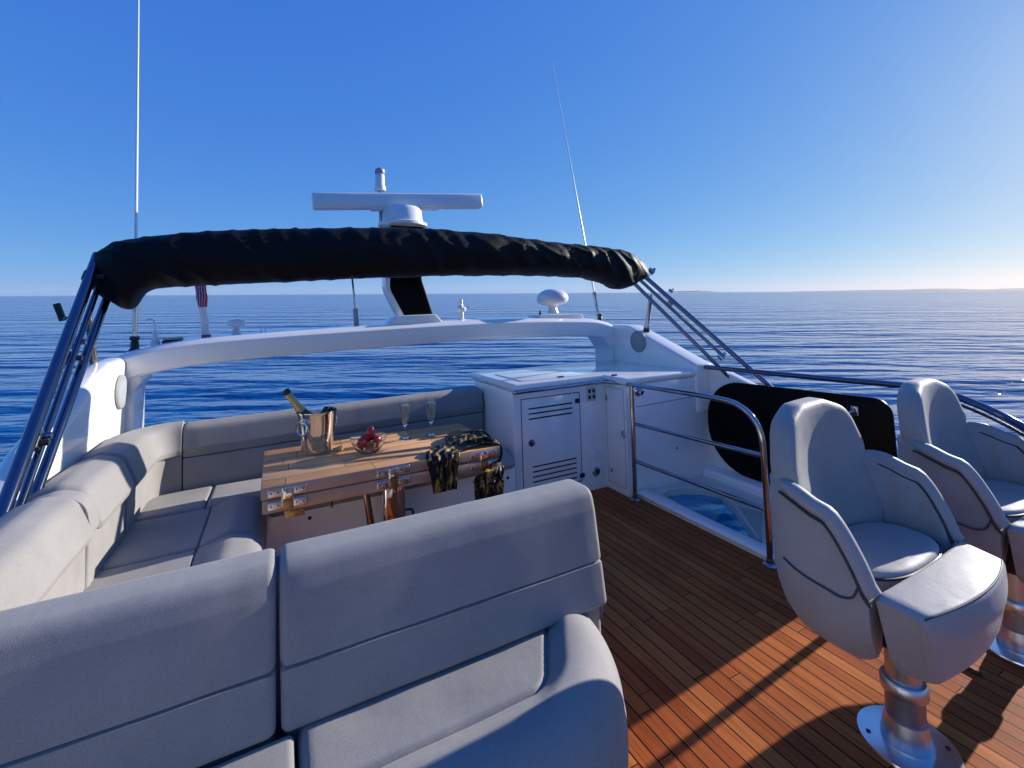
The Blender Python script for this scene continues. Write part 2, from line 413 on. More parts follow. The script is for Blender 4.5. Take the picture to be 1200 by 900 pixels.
# stair opening surround (moulded, with the hole through which the sea shows)
hole = [at(*p, z=0) for p in ((777, 583), (782, 577), (800, 574.5), (823, 575), (843, 579), (861, 597), (887, 633))]
hole = [(p.x, p.y) for p in hole]; hole.insert(0, (2.80, 2.10)); hole.insert(0, (2.86, 1.98))
def plate_with_hole(mb, outer, inner, z0, z1, mi=0):
    bm = bmesh.new(); loops = []
    for lp in (outer, inner):
        vs = [bm.verts.new((x, y, z1)) for x, y in lp]; loops.append([bm.edges.new((vs[i], vs[(i + 1) % len(vs)])) for i in range(len(vs))])
    bmesh.ops.triangle_fill(bm, use_beauty=True, edges=loops[0] + loops[1])
    r = bmesh.ops.extrude_face_region(bm, geom=bm.faces[:])
    for v in [g for g in r['geom'] if isinstance(g, bmesh.types.BMVert)]: v.co.z = z0
    bmesh.ops.recalc_face_normals(bm, faces=bm.faces[:])
    mb.bm(bm, mi)
surround = thing('stair_opening', (3.0, 2.4, 0), 'white moulded stair opening in the deck with sea showing through', 'stair opening')
hs = [Vector(p) for p in hole]; hs = rprof([(p.x, p.y, .03) for p in hs], 3)
mb = MB(); plate_with_hole(mb, [(2.702, 1.782), (3.56, 1.782), (3.56, 3.058), (2.702, 3.058)], [(p.x, p.y) for p in hs], -.05, .018)
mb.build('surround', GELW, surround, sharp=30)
mb = MB(); mb.box(2.69, 2.80, 1.79, 3.045, .019, .05, .014, 3); mb.build('sill', GEL, surround)
TINT = glassmat('tinted_acrylic', (.22, .52, .56))
mb = MB(); mb.prism([(p.x + (p.x - 3.05) * .02, p.y + (p.y - 2.55) * .02) for p in hs], 'z', -.045, -.037); mb.build('tinted_pane', TINT, surround)
q = [at(*p, z=.022) for p in ((866, 594), (893, 600), (893, 634))]
mb = MB(); mb.prism([(p.x, p.y) for p in q], 'z', .0185, .024); mb.build('tread_pad', PAD, surround)

# coamings
oc = thing('coaming', (3.68, 1, 0), 'low white side coaming under the black hatch panel', 'coaming')
mb = MB()
mb.prism(rprof([(3.52, -.06), (3.52, .085, .03), (3.62, .10, .02), (3.76, .05, .03), (3.80, -.06)], 4), 'y', -1.6, 3.055)
mb.build('side_wall', GEL, oc)
mb = MB()
mb.prism(rprof([(3.3, .04), (2.35, .04), (2.62, .50, .2), (2.55, .875, .03), (2.95, 1.01, .2), (3.3, 1.10)], 5), 'x', 3.645, 3.76, .025)
mb.build('end_wall', GEL, oc)
mb = MB()
mb.prism(rprof([(-1.0, -.08), (-1.0, .56, .03), (-1.10, .57, .03), (-1.14, -.08)], 4), 'y', -1.6, 2.70)
tag(mb.build('coaming', GEL, loc=(-1.07, 1, 0)), 'white side coaming behind the sunlit settee backrest', 'coaming')
mb = MB()
mb.box(-.97, 1.68, 4.05, 4.2, -.08, .80, .03)
tag(mb.build('coaming', GEL, loc=(.4, 4.1, 0)), 'white aft coaming behind the long shaded backrest', 'coaming')

# ------------------------------------------------------------------ radar arch
arch = thing('radar_arch', (1.25, 4.3, .7), 'white moulded radar arch spanning the aft end of the flybridge', 'radar arch')
finL = rprof([(2.62, .45), (2.62, .82, .05), (2.74, .875, .2), (2.95, 1.02, .3), (3.64, 1.268, .3), (3.97, 1.335, .2), (4.25, 1.345, .1), (4.5, 1.28, .1), (4.55, .45)], 5)
finR = rprof([(3.04, .60), (3.04, 1.045, .03), (3.66, 1.285, .3), (3.97, 1.40, .2), (4.25, 1.40, .15), (4.55, 1.32, .1), (4.6, .60)], 5)
mb = MB(); mb.prism([(p.x, p.y) for p in finL], 'x', -1.12, -.965, .05, 4); mb.build('side_fin', GEL, arch)
mb = MB(); mb.prism([(p.x, p.y) for p in finR], 'x', 3.475, 3.70, .035, 3); mb.build('side_fin', GEL, arch)
# beam
cl = catmull([(-1.10, 4.38, 1.08), (-1.035, 4.38, 1.215), (-.90, 4.38, 1.30), (-.45, 4.38, 1.365), (.7, 4.38, 1.405), (2.0, 4.38, 1.425), (3.0, 4.38, 1.40), (3.33, 4.38, 1.365), (3.52, 4.38, 1.28), (3.60, 4.38, 1.12)], 8)
sec = rprof([(-.19, -.105, .03), (.17, -.105, .04), (.20, .065, .05), (.05, .105, .06), (-.13, .092, .03), (-.19, .055, .02)], 4)
rings = []
for i, p in enumerate(cl):
    t = (cl[min(i + 1, len(cl) - 1)] - cl[max(i - 1, 0)]).normalized(); w = Vector((0, 1, 0)); u = w.cross(t) * -1
    u = t.cross(w) * -1 if t.cross(w).z < 0 else t.cross(w)
    rings.append([p + w * q.x + u * q.y for q in sec])
mb = MB().loft(rings); mb.build('beam', GEL, arch, sharp=50)
# corner gussets
mb = MB()
mb.prism(rprof([(-.97, .62), (-.925, .62, .01), (-.92, 1.10, .08), (-.85, 1.20, .05), (-.97, 1.24)], 5), 'y', 4.20, 4.52, .02)
mb.build('corner_post', GEL, arch); mb = MB()
mb.prism(rprof([(3.48, .62), (3.45, .62, .01), (3.435, 1.13, .1), (3.31, 1.29, .06), (3.48, 1.38)], 5), 'y', 4.20, 4.52, .02)
mb.build('corner_post', GEL, arch)
for s in (-1, 1):
    c = at(141, 459, x=-.962) if s < 0 else at(748, 400, x=3.472)
    mb = MB(); Rm = Matrix.Translation(c) @ Matrix.Rotation(rad(90 if s < 0 else -90), 4, 'Y')
    mb.lathe([(.0, .0), (.115, .0), (.118, .006), (.112, .014), (.098, .016)], n=32, mat=Rm)
    sp = mb.build('speaker', GREYP, arch)
    ORG[sp] = ORG[arch]
    mb = MB(); mb.lathe([(.0, .019), (.05, .019), (.096, .0145), (.096, .004)], n=32, mat=Rm); mb.build('speaker_grille', SPEAK, sp)
mb = MB()
mb.prism(rprof([(.88, 1.47), (.98, 1.585, .03), (1.36, 1.59, .03), (1.46, 1.47)], 4), 'y', 4.25, 4.58, .01)
mb.build('mast_plinth', GEL, arch)
mb = MB()
a = at(625, 372, y=4.4); b_ = at(678, 372, y=4.4)
mb.prism(rprof([(a.x - .02, 1.47), (a.x + .02, 1.548, .015), (b_.x - .03, 1.548, .015), (b_.x, 1.47)], 3), 'y', 4.28, 4.55, .01)
mb.build('dome_plinth', GEL, arch)

# ------------------------------------------------------------------ radar mast
mast = thing('radar_mast', (1.17, 4.42, 1.59), 'black and white mast carrying the rotating radar scanner bar', 'radar')
pl = [at(x, y, y=4.42) for x, y in ((452, 371), (447, 300), (445, 262), (494, 262), (490, 318), (498, 338), (504, 371))]
pw = [(p.x, p.z) for p in pl]
mb = MB()
mb.prism(rprof([(1.03, 1.58, .02), (.93, 1.84, .2), (.98, 2.45), (1.30, 2.45), (1.26, 1.95, .2), (1.37, 1.58, .02)], 5), 'y', 4.36, 4.50, .02)
mb.build('mast_body', BLACKG, mast)
mb = MB()
mb.prism(rprof([(1.028, 1.58), (.90, 1.84, .2), (.93, 2.42), (.985, 2.42), (.945, 1.84, .2), (1.08, 1.58)], 5), 'y', 4.345, 4.515, .012)
mb.build('mast_fairing', GEL, mast)
c = at(472, 258, y=4.42)
mb = MB(); mb.lathe([(.0, 2.45), (.235, 2.45), (.235, 2.475), (.20, 2.49), (.19, 2.60), (.16, 2.635), (.10, 2.645), (.0, 2.645)], (c.x, 4.42, 0), 32); mb.build('scanner_motor', WHITEP, mast)
a = at(366, 236, y=4.42); b_ = at(563, 236, y=4.42); zc = (a.z + b_.z) / 2
mb = MB()
sec = rprof([(-.07, -.075, .03), (.07, -.075, .03), (.06, .075, .03), (-.06, .075, .03)], 4)
th = math.atan2(b_.z - a.z, b_.x - a.x)
cc = (a + b_) / 2
Rm = Matrix.Translation(cc) @ Matrix.Rotation(-th, 4, 'Y')
hl = (b_ - a).length / 2
cushion(mb, sec, 'x', -hl, hl, .02, 0, .3); mb.v = [Rm @ p for p in mb.v]
mb.box(-.32, .34, -.05, .05, -.088, -.07, .006, 2, mat=Rm)
mb.build('scanner_bar', WHITEP, mast)
c = at(445, 224, y=4.52)
mb = MB(); mb.tube([(c.x, 4.5, 2.3), (c.x, 4.5, c.z)], .016); mb.build('light_pole', STEEL, mast)
mb = MB(); mb.lathe([(.0, 0), (.055, 0), (.055, .03), (.045, .05), (.045, .15), (.035, .165), (0, .165)], (c.x, 4.5, c.z), 20); lt = mb.build('mast_light', WHITEP, mast)
mb = MB(); mb.lathe([(.046, .165), (.048, .168), (.046, .205), (.03, .22), (0, .222)], (c.x, 4.5, c.z), 20); mb.build('light_cap', GREYP, lt)

# ------------------------------------------------------------------ aerials and small gear on the arch
def beamtop(x):
    for i in range(len(cl) - 1):
        if cl[i].x <= x <= cl[i + 1].x:
            t = (x - cl[i].x) / (cl[i + 1].x - cl[i].x); return cl[i].z + (cl[i + 1].z - cl[i].z) * t + .094
    return 1.4
def foot(px, py, y=4.40):
    p = at(px, py, y=y); p.z = beamtop(p.x) + .006; return p
def whip(foot, tip, label, r0=.013, r1=.004):
    f = Vector(foot); t = Vector(tip); d = (t - f)
    o = thing('whip_antenna', f, label, 'antenna')
    mb = MB(); mb.lathe([(.0, 0), (.045, 0), (.045, .02), (.028, .04), (.028, .085), (.02, .10), (0, .1)], f, 16); mb.lathe([(.03, .1), (.034, .115), (.03, .13)], f, 12); mb.build('base_mount', BLACKP, o)
    mb = MB(); mb.tube([f + d * .02, f + d * .10], .017, 10); mb.tube([f + d * .10, f + d * .115], .024, 10); mb.build('ferrule', STEEL, o)
    mb = MB(); mb.tube([f + d * k / 10 for k in range(1, 11)], [r0 + (r1 - r0) * k / 10 for k in range(1, 11)], 8); mb.build('rod', WHITEP, o)
f = foot(158, 404, 4.42); t_ = at(163, -60, y=4.42); whip((f.x, 4.42, f.z - .02), t_, 'tall white whip antenna standing on the arch above the sunlit settee')
f = foot(703, 374, 4.42); t_ = at(647, 73, y=4.9); whip((f.x, 4.42, f.z - .02), t_, 'raked whip antenna leaning left beside the white satellite dome', .011, .004)
f = foot(418, 382)
o = thing('antenna_staff', (f.x, 4.4, f.z), 'thin short steel staff rising from the arch left of the mast', 'antenna')
mb = MB(); mb.tube([f, f + Vector((-.01, 0, .16))], .022, 10); mb.build('foot', GREYP, o)
mb = MB(); mb.tube([f + Vector((-.01, 0, .15)), f + Vector((-.06, 0, .75))], .009, 8); mb.build('rod', STEEL, o)
f = foot(242, 391); t_ = at(233, 318, y=4.40)
o = thing('flag_staff', (f.x, 4.4, f.z), 'white staff with a furled red and blue ensign on the arch', 'flag staff')
mb = MB(); d = t_ - f; mb.tube([f - Vector((0, 0, .03)), f + d * .6], .028, 12); mb.build('pole', WHITEP, o)
mb = MB(); mb.tube([f - Vector((0, 0, .02)), f + d * .03], .034, 12); mb.build('collar', REDP, o)
m, nt, b = newmat('furled_ensign'); tc = N(nt, 'ShaderNodeTexCoord'); wv = N(nt, 'ShaderNodeTexWave'); wv.inputs['Scale'].default_value = 9; wv.inputs['Distortion'].default_value = 3; L(nt, tc.outputs['Object'], wv.inputs['Vector'])
rp = N(nt, 'ShaderNodeValToRGB'); rp.color_ramp.interpolation = 'CONSTANT'; e = rp.color_ramp.elements; e[0].color = (.5, .03, .03, 1); e[1].position = .4; e[1].color = (.6, .6, .6, 1); x = e.new(.7); x.color = (.03, .05, .25, 1)
L(nt, wv.outputs['Fac'], rp.inputs[0]); L(nt, rp.outputs[0], b.inputs['Base Color']); b.inputs['Roughness'].default_value = .8; FLAG = m
mb = MB(); mb.tube([f + d * k for k in (.45, .52, .6, .7, .8, .9, 1)], [.03, .034, .04, .036, .04, .034, .02], 12); mb.build('furled_flag', FLAG, o)
f = foot(277, 390)
o = thing('satellite_mushroom', (f.x, 4.4, f.z), 'small white mushroom receiver on the arch beside the furled flag', 'antenna')
mb = MB(); mb.lathe([(.0, -.02), (.045, -.02), (.03, .02), (.022, .06), (.02, .07)], f, 16); mb.build('stem', WHITEP, o)
mb = MB(); mb.lathe([(.02, .06), (.06, .068), (.072, .085), (.066, .105), (.03, .12), (0, .122)], f, 20); mb.build('cap', WHITEP, o)
for k, px in enumerate((306, 311)):
    f = foot(px, 387); mb = MB(); mb.tube([f - Vector((0, 0, .02)), f + Vector((0, 0, .055))], .004, 6); mb.lathe([(.0, -.02), (.012, -.02), (.012, 0), (0, .004)], f, 10)
    tag(mb.build('stub_aerial', WHITEP), 'tiny white stub aerial on the arch right of the mushroom receiver', 'antenna', 'tiny stub aerials beside the mushroom receiver')
f = foot(541, 374)
o = thing('wind_sensor', (f.x, 4.4, f.z), 'small white sensor post on the arch between mast and dome', 'sensor')
mb = MB(); mb.lathe([(0, -.02), (.05, -.02), (.05, 0), (.022, .012), (.022, .08), (.018, .09), (.014, .2), (.008, .21), (0, .21)], f, 16); mb.build('post', WHITEP, o)
mb = MB(); mb.lathe([(0, .085), (.04, .085), (.05, .1), (.05, .12), (.03, .135), (0, .135)], f, 16); mb.tube([f + Vector((.03, 0, .105)), f + Vector((.075, 0, .12))], .02, 10); mb.build('sensor_head', WHITEP, o)
f = at(648, 366, y=4.42)
o = thing('satellite_dome', (f.x, 4.42, f.z), 'white rounded satellite television dome on a narrow stem', 'satellite dome')
mb = MB(); mb.lathe([(0, -.01), (.07, -.01), (.055, .02), (.045, .05), (.06, .075), (.10, .09)], f, 24); mb.build('stem', WHITEP, o)
mb = MB(); mb.lathe([(.0, .08), (.10, .085), (.15, .10), (.175, .125), (.183, .16), (.17, .20), (.135, .235), (.08, .258), (.03, .266), (0, .267)], f, 36); mb.build('dome', WHITEP, o)
f = at(633, 369, y=4.35); mb = MB(); mb.lathe([(0, 0), (.012, 0), (.012, .02), (.006, .05), (0, .055)], f, 10); tag(mb.build('bollard_cleat', BLACKP), 'tiny black stud at the left of the satellite dome plinth', 'stud')
f = foot(182, 406); mb = MB(); mb.lathe([(0, -.03), (.035, -.03), (.03, .02), (.02, .05), (.016, .10), (.012, .11)], f, 14)
mb.tube(catmull([f + Vector((0, 0, .1)), f + Vector((-.005, 0, .17)), f + Vector((-.03, 0, .2)), f + Vector((-.06, 0, .19))], 5), .006, 8)
tag(mb.build('horn', WHITEP), 'small white hooked horn fitting right of the tall antenna base', 'horn')
f = foot(203, 404); mb = MB(); mb.box(f.x - .065, f.x + .065, 4.34, 4.46, f.z - .04, f.z + .012, .012)
o = mb.build('floodlight', BLACKP); tag(o, 'low black floodlight box on the arch beside the horn', 'light')
mb = MB(); mb.box(f.x - .055, f.x + .06, 4.34, 4.44, f.z + .0125, f.z + .03, .006); mb.build('lens', PAD, o)

# ------------------------------------------------------------------ folded bimini
bim = thing('bimini', (1.2, 3.4, .8), 'folded black bimini awning in its boot on raked steel poles', 'awning')
top = [(104, 318), (112, 300), (128, 289), (150, 281), (200, 275.5), (250, 272), (330, 269), (430, 267.5), (520, 270), (600, 278), (660, 286), (700, 290.5), (725, 294), (742, 302), (752, 314), (758, 322)]
bot = [(107, 336), (116, 345), (134, 355), (153, 361), (172, 342), (205, 336), (300, 332), (430, 326), (520, 323), (600, 322.5), (660, 324), (690, 327), (712, 334), (727, 339), (745, 331), (757, 326)]
YB = 3.5
def interp(tab, n):
    T = [Vector((x, y, 0)) for x, y in tab]; return T
rings = []
TT = catmull([(x, y, 0) for x, y in top], 18); BB = catmull([(x, y, 0) for x, y in bot], 18)
nr = len(TT)
for i in range(nr):
    a = at(TT[i].x, TT[i].y, y=YB); b_ = at(BB[i].x, BB[i].y, y=YB)
    c = (a + b_) / 2; hz = (a - b_).length / 2; ax = (a - b_).normalized()
    s = i / (nr - 1); e = min(1, 5 * s + .12, 5 * (1 - s) + .12)
    hy = .17 * e ** .6; ring = []
    for k in range(72):
        th = k / 72 * 2 * math.pi; cz = math.cos(th); cy = math.sin(th)
        p = c + ax * (hz * math.copysign(abs(cz) ** .85, cz)) + Vector((0, 1, 0)) * hy * math.copysign(abs(cy) ** .8, cy)
        # gathered folds of the boot: sharp diagonal creases of uneven spacing + gentle lumps
        q1 = p.x * 4.2 + cz * .75 + .35 * noise.noise(Vector((p.x * 2.3, cz * 1.2, 4)))
        n1 = abs(noise.noise(Vector((q1 * 1.55, cz * .45 + cy * .4, 9))))
        n2 = abs(noise.noise(Vector((q1 * 3.1 - cz * 1.3, cz * .8, 21))))
        w = .019 * (1 - min(1, n1 * 3.4)) ** 1.6 + .006 * (1 - min(1, n2 * 3.0)) ** 1.4 + noise.noise(Vector((p.x * 2.6, cz * 1.4, 2))) * .010 - .005
        w *= min(1, e + .2) * (.25 + .75 * abs(cy) ** .8)
        rd = (ax * cz + Vector((0, 1, 0)) * cy).normalized()
        ring.append(p + rd * w)
    rings.append(ring)
mb = MB().loft(rings); mb.build('boot_cover', BLACKC, bim, sharp=80)
def line(p, q, n=2): p = Vector(p); q = Vector(q); return [p.lerp(q, k / (n - 1)) for k in range(n)]
# left poles
LT = at(110, 318, y=3.45); 
polesL = [((-.93, 3.38, 1.90), at(2, 602, x=-.958), .027), ((-.915, 3.43, 1.82), at(20, 602, x=-.948), .015), ((-.89, 3.47, 1.74), at(43, 575, x=-.94), .021)]
for p, q, r in polesL:
    p = Vector(p); q = Vector(q); d = (q - p).normalized()
    mb = MB(); mb.tube([p - d * .12, q + d * .22], r, 14); mb.build('pole', POLE, bim)
polesR = [(at(742, 312, y=3.52), at(908, 458, x=3.76), .021), (at(738, 317, y=3.5), at(846, 416, x=3.66), .016), (at(734, 323, y=3.48), at(868, 455, x=3.72), .018)]
for i, (p, q, r) in enumerate(polesR):
    d = (q - p).normalized()
    mb = MB(); mb.tube([p - d * .05, q + d * (.10 if i != 1 else .02)], r, 14); mb.build('pole', POLE, bim)
def clampat(p, d, r=.036, ln=.05, mat=BLACKP):
    d = d.normalized(); mb = MB(); mb.tube([p - d * ln / 2, p + d * ln / 2], r, 12); u = d.cross(Vector((0, 1, 0))).normalized()
    mb.tube([p + u * r * .6, p + u * (r + .03)], r * .5, 8); mb.build('clamp', mat, bim)
dl = Vector(polesL[0][1]) - Vector(polesL[0][0])
clampat(Vector((-.935, 3.36, 1.86)), dl, .034); 
for px, py, x in ((84, 401, -.97), (79, 420, -.98), (37, 520, -1.04), (40, 512, -1.03)): clampat(at(px, py, x=max(x, -.955)), dl, .028, .05, STEEL if py in (401, 512) else BLACKP)
dr = polesR[0][1] - polesR[0][0]
clampat(at(763, 318, x=3.48), dr, .03, .06, STEEL); clampat(at(786, 355, x=3.47), dr, .026, .05, STEEL); clampat(at(786, 341, x=3.47), dr, .014, .04, STEEL); clampat(at(845, 418, x=3.66), dr, .03, .06, STEEL)
def strut(a, b, mat):
    mb = MB(); d = (b - a); mb.tube([a, a + d * .12, a + d * .13, a + d * .80, a + d * .86], [.014, .016, .022, .022, .026], 12); mb.build('strut', mat, bim)
    mb = MB(); mb.tube([a + d * .84, a + d * .90, b], [.03, .034, .045], 12); mb.tube([b, b + Vector((0, 0, -.03))], .048, 12); mb.build('strut_foot', BLACKP, bim)
BRONZE = simple('bronzed_steel', (.30, .26, .23), .25, .9, 0, 20, .1)
strut(at(104, 366, x=-1.08), at(112, 449, x=-1.08), BRONZE)
strut(at(763, 345, x=3.56), at(757, 391, x=3.6), STEEL)
o = at(66, 366, x=-1.15); mb = MB(); mb.tube([o + Vector((0, 0, .05)), o - Vector((-.03, 0, .05))], .018, 8); mb.tube([o - Vector((-.03, 0, .04)), at(78, 372, x=-1.0)], .006, 6); mb.build('fastener_strap', BLACKP, bim)

# ------------------------------------------------------------------ bar cabinet
cab = thing('bar_cabinet', (2.3, 3.6, 0), 'white moulded wet bar cabinet with louvred door and steel grab rail', 'cabinet')
XL, XR, YF, YW, ZT = 1.70, 2.634, 3.346, 3.06, .985
plan = [(XL, YF), (XR, YF), (XR, YW), (3.60, YW), (3.60, 3.5), (3.47, 4.15), (XL, 4.15)]
mb = MB(); mb.prism(plan, 'z', -.02, ZT - .05, .012, 2); body = mb.build('body', GEL, cab, sharp=30)
plan2 = [(XL + .01, YF - .012), (XR - .012, YF - .012), (XR - .012, YW - .012), (3.612, YW - .012), (3.62, 3.5), (3.49, 4.24), (XL - .012 + .02, 4.3)]
mb = MB(); mb.prism(plan2, 'z', ZT - .048, ZT + .012, .022, 4); mb.build('worktop', GEL, cab, sharp=30)
# raised lid on top
mb = MB(); mb.box(1.84, 2.50, 3.44, 3.98, ZT + .011, ZT + .019, .003); mb.build('worktop_lid', GEL, cab)
for px, py in ((657, 442), (720, 440)):
    p = at(px, py, z=ZT + .014); mb = MB(); mb.box(p.x - .03, p.x + .03, p.y - .012, p.y + .012, ZT + .0125, ZT + .024, .004); mb.build('lid_catch', BLACKP, cab)
def onface(px, py): return at(px, py, y=YF)
d0 = onface(610, 468); d1 = onface(679, 458); dz = onface(617, 577).z
x0, x1, z1 = d0.x, d1.x, d0.z
mb = MB()
for xa, xb, za, zb in ((x0, x0 + .006, .10, z1), (x1 - .006, x1, .10, z1), (x0, x1, z1 - .006, z1), (x0, x1, .10, .106)):
    mb.box(xa, xb, YF - .0015, YF + .01, za, zb)
mb.build('door_gap', DARKSLOT, cab)
mb = MB(); mb.box(x0 + .007, x1 - .007, YF - .004, YF + .012, .107, z1 - .007, .003, 2); door = mb.build('door', GEL, cab); 
ua = onface(619, 478.5); ub = onface(670, 471)
for k in range(3): MB().box(ua.x, ub.x, YF - .0055, YF + .002, ua.z - .012 - k * .042, ua.z - k * .042, .0).build('louvre', DARKSLOT, door)
la = onface(624, 546.5); lb = onface(675, 536)
for k in range(5): MB().box(la.x, lb.x, YF - .0055, YF + .002, la.z - .011 - k * .041, la.z - k * .041, .0).build('louvre', DARKSLOT, door)
def disc(c, r, d, axis, mat, name, par, n=24, prof=None):
    Rm = Matrix.Translation(c) @ (Matrix.Rotation(rad(90), 4, 'X') if axis == 'y' else Matrix.Rotation(rad(-90), 4, 'Y'))
    mb = MB(); mb.lathe(prof or [(0, -.004), (r, -.004), (r, d * .6), (r * .85, d), (0, d)], n=n, mat=Rm); return mb.build(name, mat, par)
lt = disc(onface(622.5, 519), .03, .016, 'y', STEEL, 'door_latch', door)
disc(onface(622.5, 519) - Vector((0, .0145, 0)), .012, .006, 'y', BLACKP, 'keyhole', lt)
c = onface(676, 469.5); mb = MB(); mb.box(c.x - .022, c.x + .022, YF - .01, YF + .004, c.z - .02, c.z + .02, .003); mb.build('door_catch', BLACKP, cab)
c = onface(682, 557); mb = MB(); mb.box(c.x - .025, c.x + .025, YF - .01, YF + .004, c.z - .018, c.z + .018, .003); mb.build('door_catch', BLACKP, cab)
c = onface(692.5, 461.5); mb = MB(); mb.box(c.x - .052, c.x + .052, YF - .008, YF + .004, c.z - .062, c.z + .062, .004); pnl = mb.build('switch_panel', simple('ivory_plate', (.62, .58, .50), .4), cab)
for dx in (-.022, .024):
    for dz_ in (-.026, .026):
        mb = MB(); mb.box(c.x + dx - .013, c.x + dx + .013, YF - .0125, YF - .007, c.z + dz_ - .016, c.z + dz_ + .016, .002); mb.build('switch', BLACKP, pnl)
disc(onface(699, 532), .042, .014, 'y', WHITEP, 'round_socket', cab); 
o = disc(onface(698.5, 552.5), .04, .012, 'y', STEEL, 'drain_fitting', cab); disc(onface(699.5, 552) - Vector((0, .011, 0)), .024, .005, 'y', BLACKP, 'drain_hole', o)
# small side door facing the stairs
def onside(px, py): return at(px, py, x=XR)
def onsidep(px, py):
    p = at(px, py, x=XR); p.y = min(max(p.y, YW + .03), YF - .03); return p
mb = MB()
for ya, yb, za, zb in ((3.085, 3.089, .06, .90), (3.32, 3.324, .06, .90), (3.085, 3.324, .896, .90), (3.085, 3.324, .06, .064)): mb.box(XR - .0015, XR + .01, ya, yb, za, zb)
mb.build('side_door_gap', GREYP, cab)
p = onsidep(731, 509); disc(Vector((XR, p.y, p.z)), .03, .012, 'x', BRUSHED, 'side_latch', cab)
p = onsidep(717, 551); disc(Vector((XR, p.y, p.z)), .018, .008, 'x', GREYP, 'side_stud', cab)
p = onsidep(710, 466); mb = MB(); mb.box(XR - .006, XR + .004, p.y - .012, p.y + .012, p.z - .025, p.z + .025, .002); mb.build('side_hinge', GREYP, cab)
c = at(748, 459, y=YW); disc(c, .035, .02, 'y', STEEL, 'shower_knob', cab, prof=[(0, -.004), (.04, -.004), (.042, .006), (.03, .02), (.022, .045), (0, .05)])
c = at(793, 525, y=YW); disc(c, .010, .006, 'y', STEEL, 'screw_stud', cab, 12)
a = at(745, 477, y=YW); b_ = at(828, 462, y=YW); mb = MB(); mb.tube([Vector((a.x, YW - .0005, a.z)), Vector((b_.x, YW - .0005, b_.z))], .004, 6); mb.build('panel_joint', GREYP, cab)
# grab rail round the front of the worktop
g = [(1.74, YF, .935), (1.70, YF - .045, .94), (1.76, YF - .06, .945), (2.2, YF - .06, .947), (2.52, YF - .06, .948), (2.60, YF - .075, .948), (2.66, 3.08, .948), (2.665, 3.02, .948)]
mb = MB(); mb.tube(catmull(g, 6), .019, 12); mb.build('grab_rail', STEEL, cab)

# ------------------------------------------------------------------ stair guard rail
sr = thing('guard_rail', (2.66, 2.4, 0), 'three bar polished steel guard rail beside the stair opening', 'guard rail')
T = [(2.66, 3.02, .948), (2.66, 2.6, .958), (2.66, 2.15, .965), (2.66, 2.0, .945), (2.66, 1.90, .88), (2.665, 1.855, .78), (2.67, 1.848, .6), (2.675, 1.846, .02)]
mb = MB(); mb.tube(catmull(T, 8), .0185, 14); mb.build('top_rail', STEEL, sr)
for za, zb in ((.625, .66), (.315, .335)):
    mb = MB(); mb.tube([(2.66, 3.0, za), (2.67, 1.85, zb)], .0155, 12); mb.build('middle_rail', STEEL, sr)
mb = MB(); mb.tube([(2.66, 3.01, .95), (2.645, 2.998, .0)], .0185, 14); mb.build('post', STEEL, sr)
for x, y in ((2.645, 2.998), (2.675, 1.846)):
    mb = MB(); mb.lathe([(0, .0005), (.046, .0005), (.046, .008), (.036, .014), (.024, .018), (.022, .04), (0, .04)], (x, y, 0), 20); mb.build('post_flange', STEEL, sr)

# ------------------------------------------------------------------ black hatch panel
hp = thing('hatch_panel', (3.6, 2.3, .1), 'large black acrylic stair hatch standing open with rounded corners', 'hatch')
hpp = rprof([(3.055, .10, .42), (3.055, .90, .36), (1.58, .94, .11), (1.56, .10, .1)], 10)
mb = MB(); mb.prism([(p.x, p.y) for p in hpp], 'x', 3.615, 3.642, .006, 2); mb.build('panel', BLACKG, hp)
p = at(1003, 481, x=3.61)
mb = MB(); mb.box(3.585, 3.62, p.y - .025, p.y + .025, p.z - .035, p.z + .035, .008); mb.tube([(3.58, p.y, p.z), (3.55, p.y + .01, p.z - .01), (3.545, p.y + .06, p.z - .035)], .01, 8); mb.build('hatch_latch', STEEL, hp)

# ------------------------------------------------------------------ side rail
rl = thing('side_rail', (3.6, 1.8, .1), 'long polished steel side rail above the black hatch', 'rail')
R_ = [Vector((3.60, 3.10, 1.0)), at(825, 430, x=3.6), at(950, 442, x=3.6), at(1040, 450, x=3.58), at(1085, 456, x=3.55), at(1130, 468, x=3.5), at(1200, 501, x=3.38), Vector((3.27, .60, .74)), Vector((3.24, .48, .55)), Vector((3.235, .46, .02))]
mb = MB(); mb.tube(catmull(R_, 8), .021, 14); mb.build('rail', POLE, rl)
R2 = [p - Vector((-.01, 0, .045)) for p in R_[4:8]]
mb = MB(); mb.tube(catmull(R2, 8), .009, 8); mb.build('rail_reflection', BLACKP, rl)  # black tube stands in for the dark reflection along the rail's underside
for px, py, x in ((1074, 455, 3.565),):
    p = at(px, py, x=x)
    mb = MB(); mb.tube([p, (p.x + .0, p.y, .08)], .02, 12); mb.build('rail_post', STEEL, rl)

# ------------------------------------------------------------------ dinette settee
st = thing('settee', (0, 3, 0), 'grey upholstered L shaped dinette settee behind the teak table', 'settee')
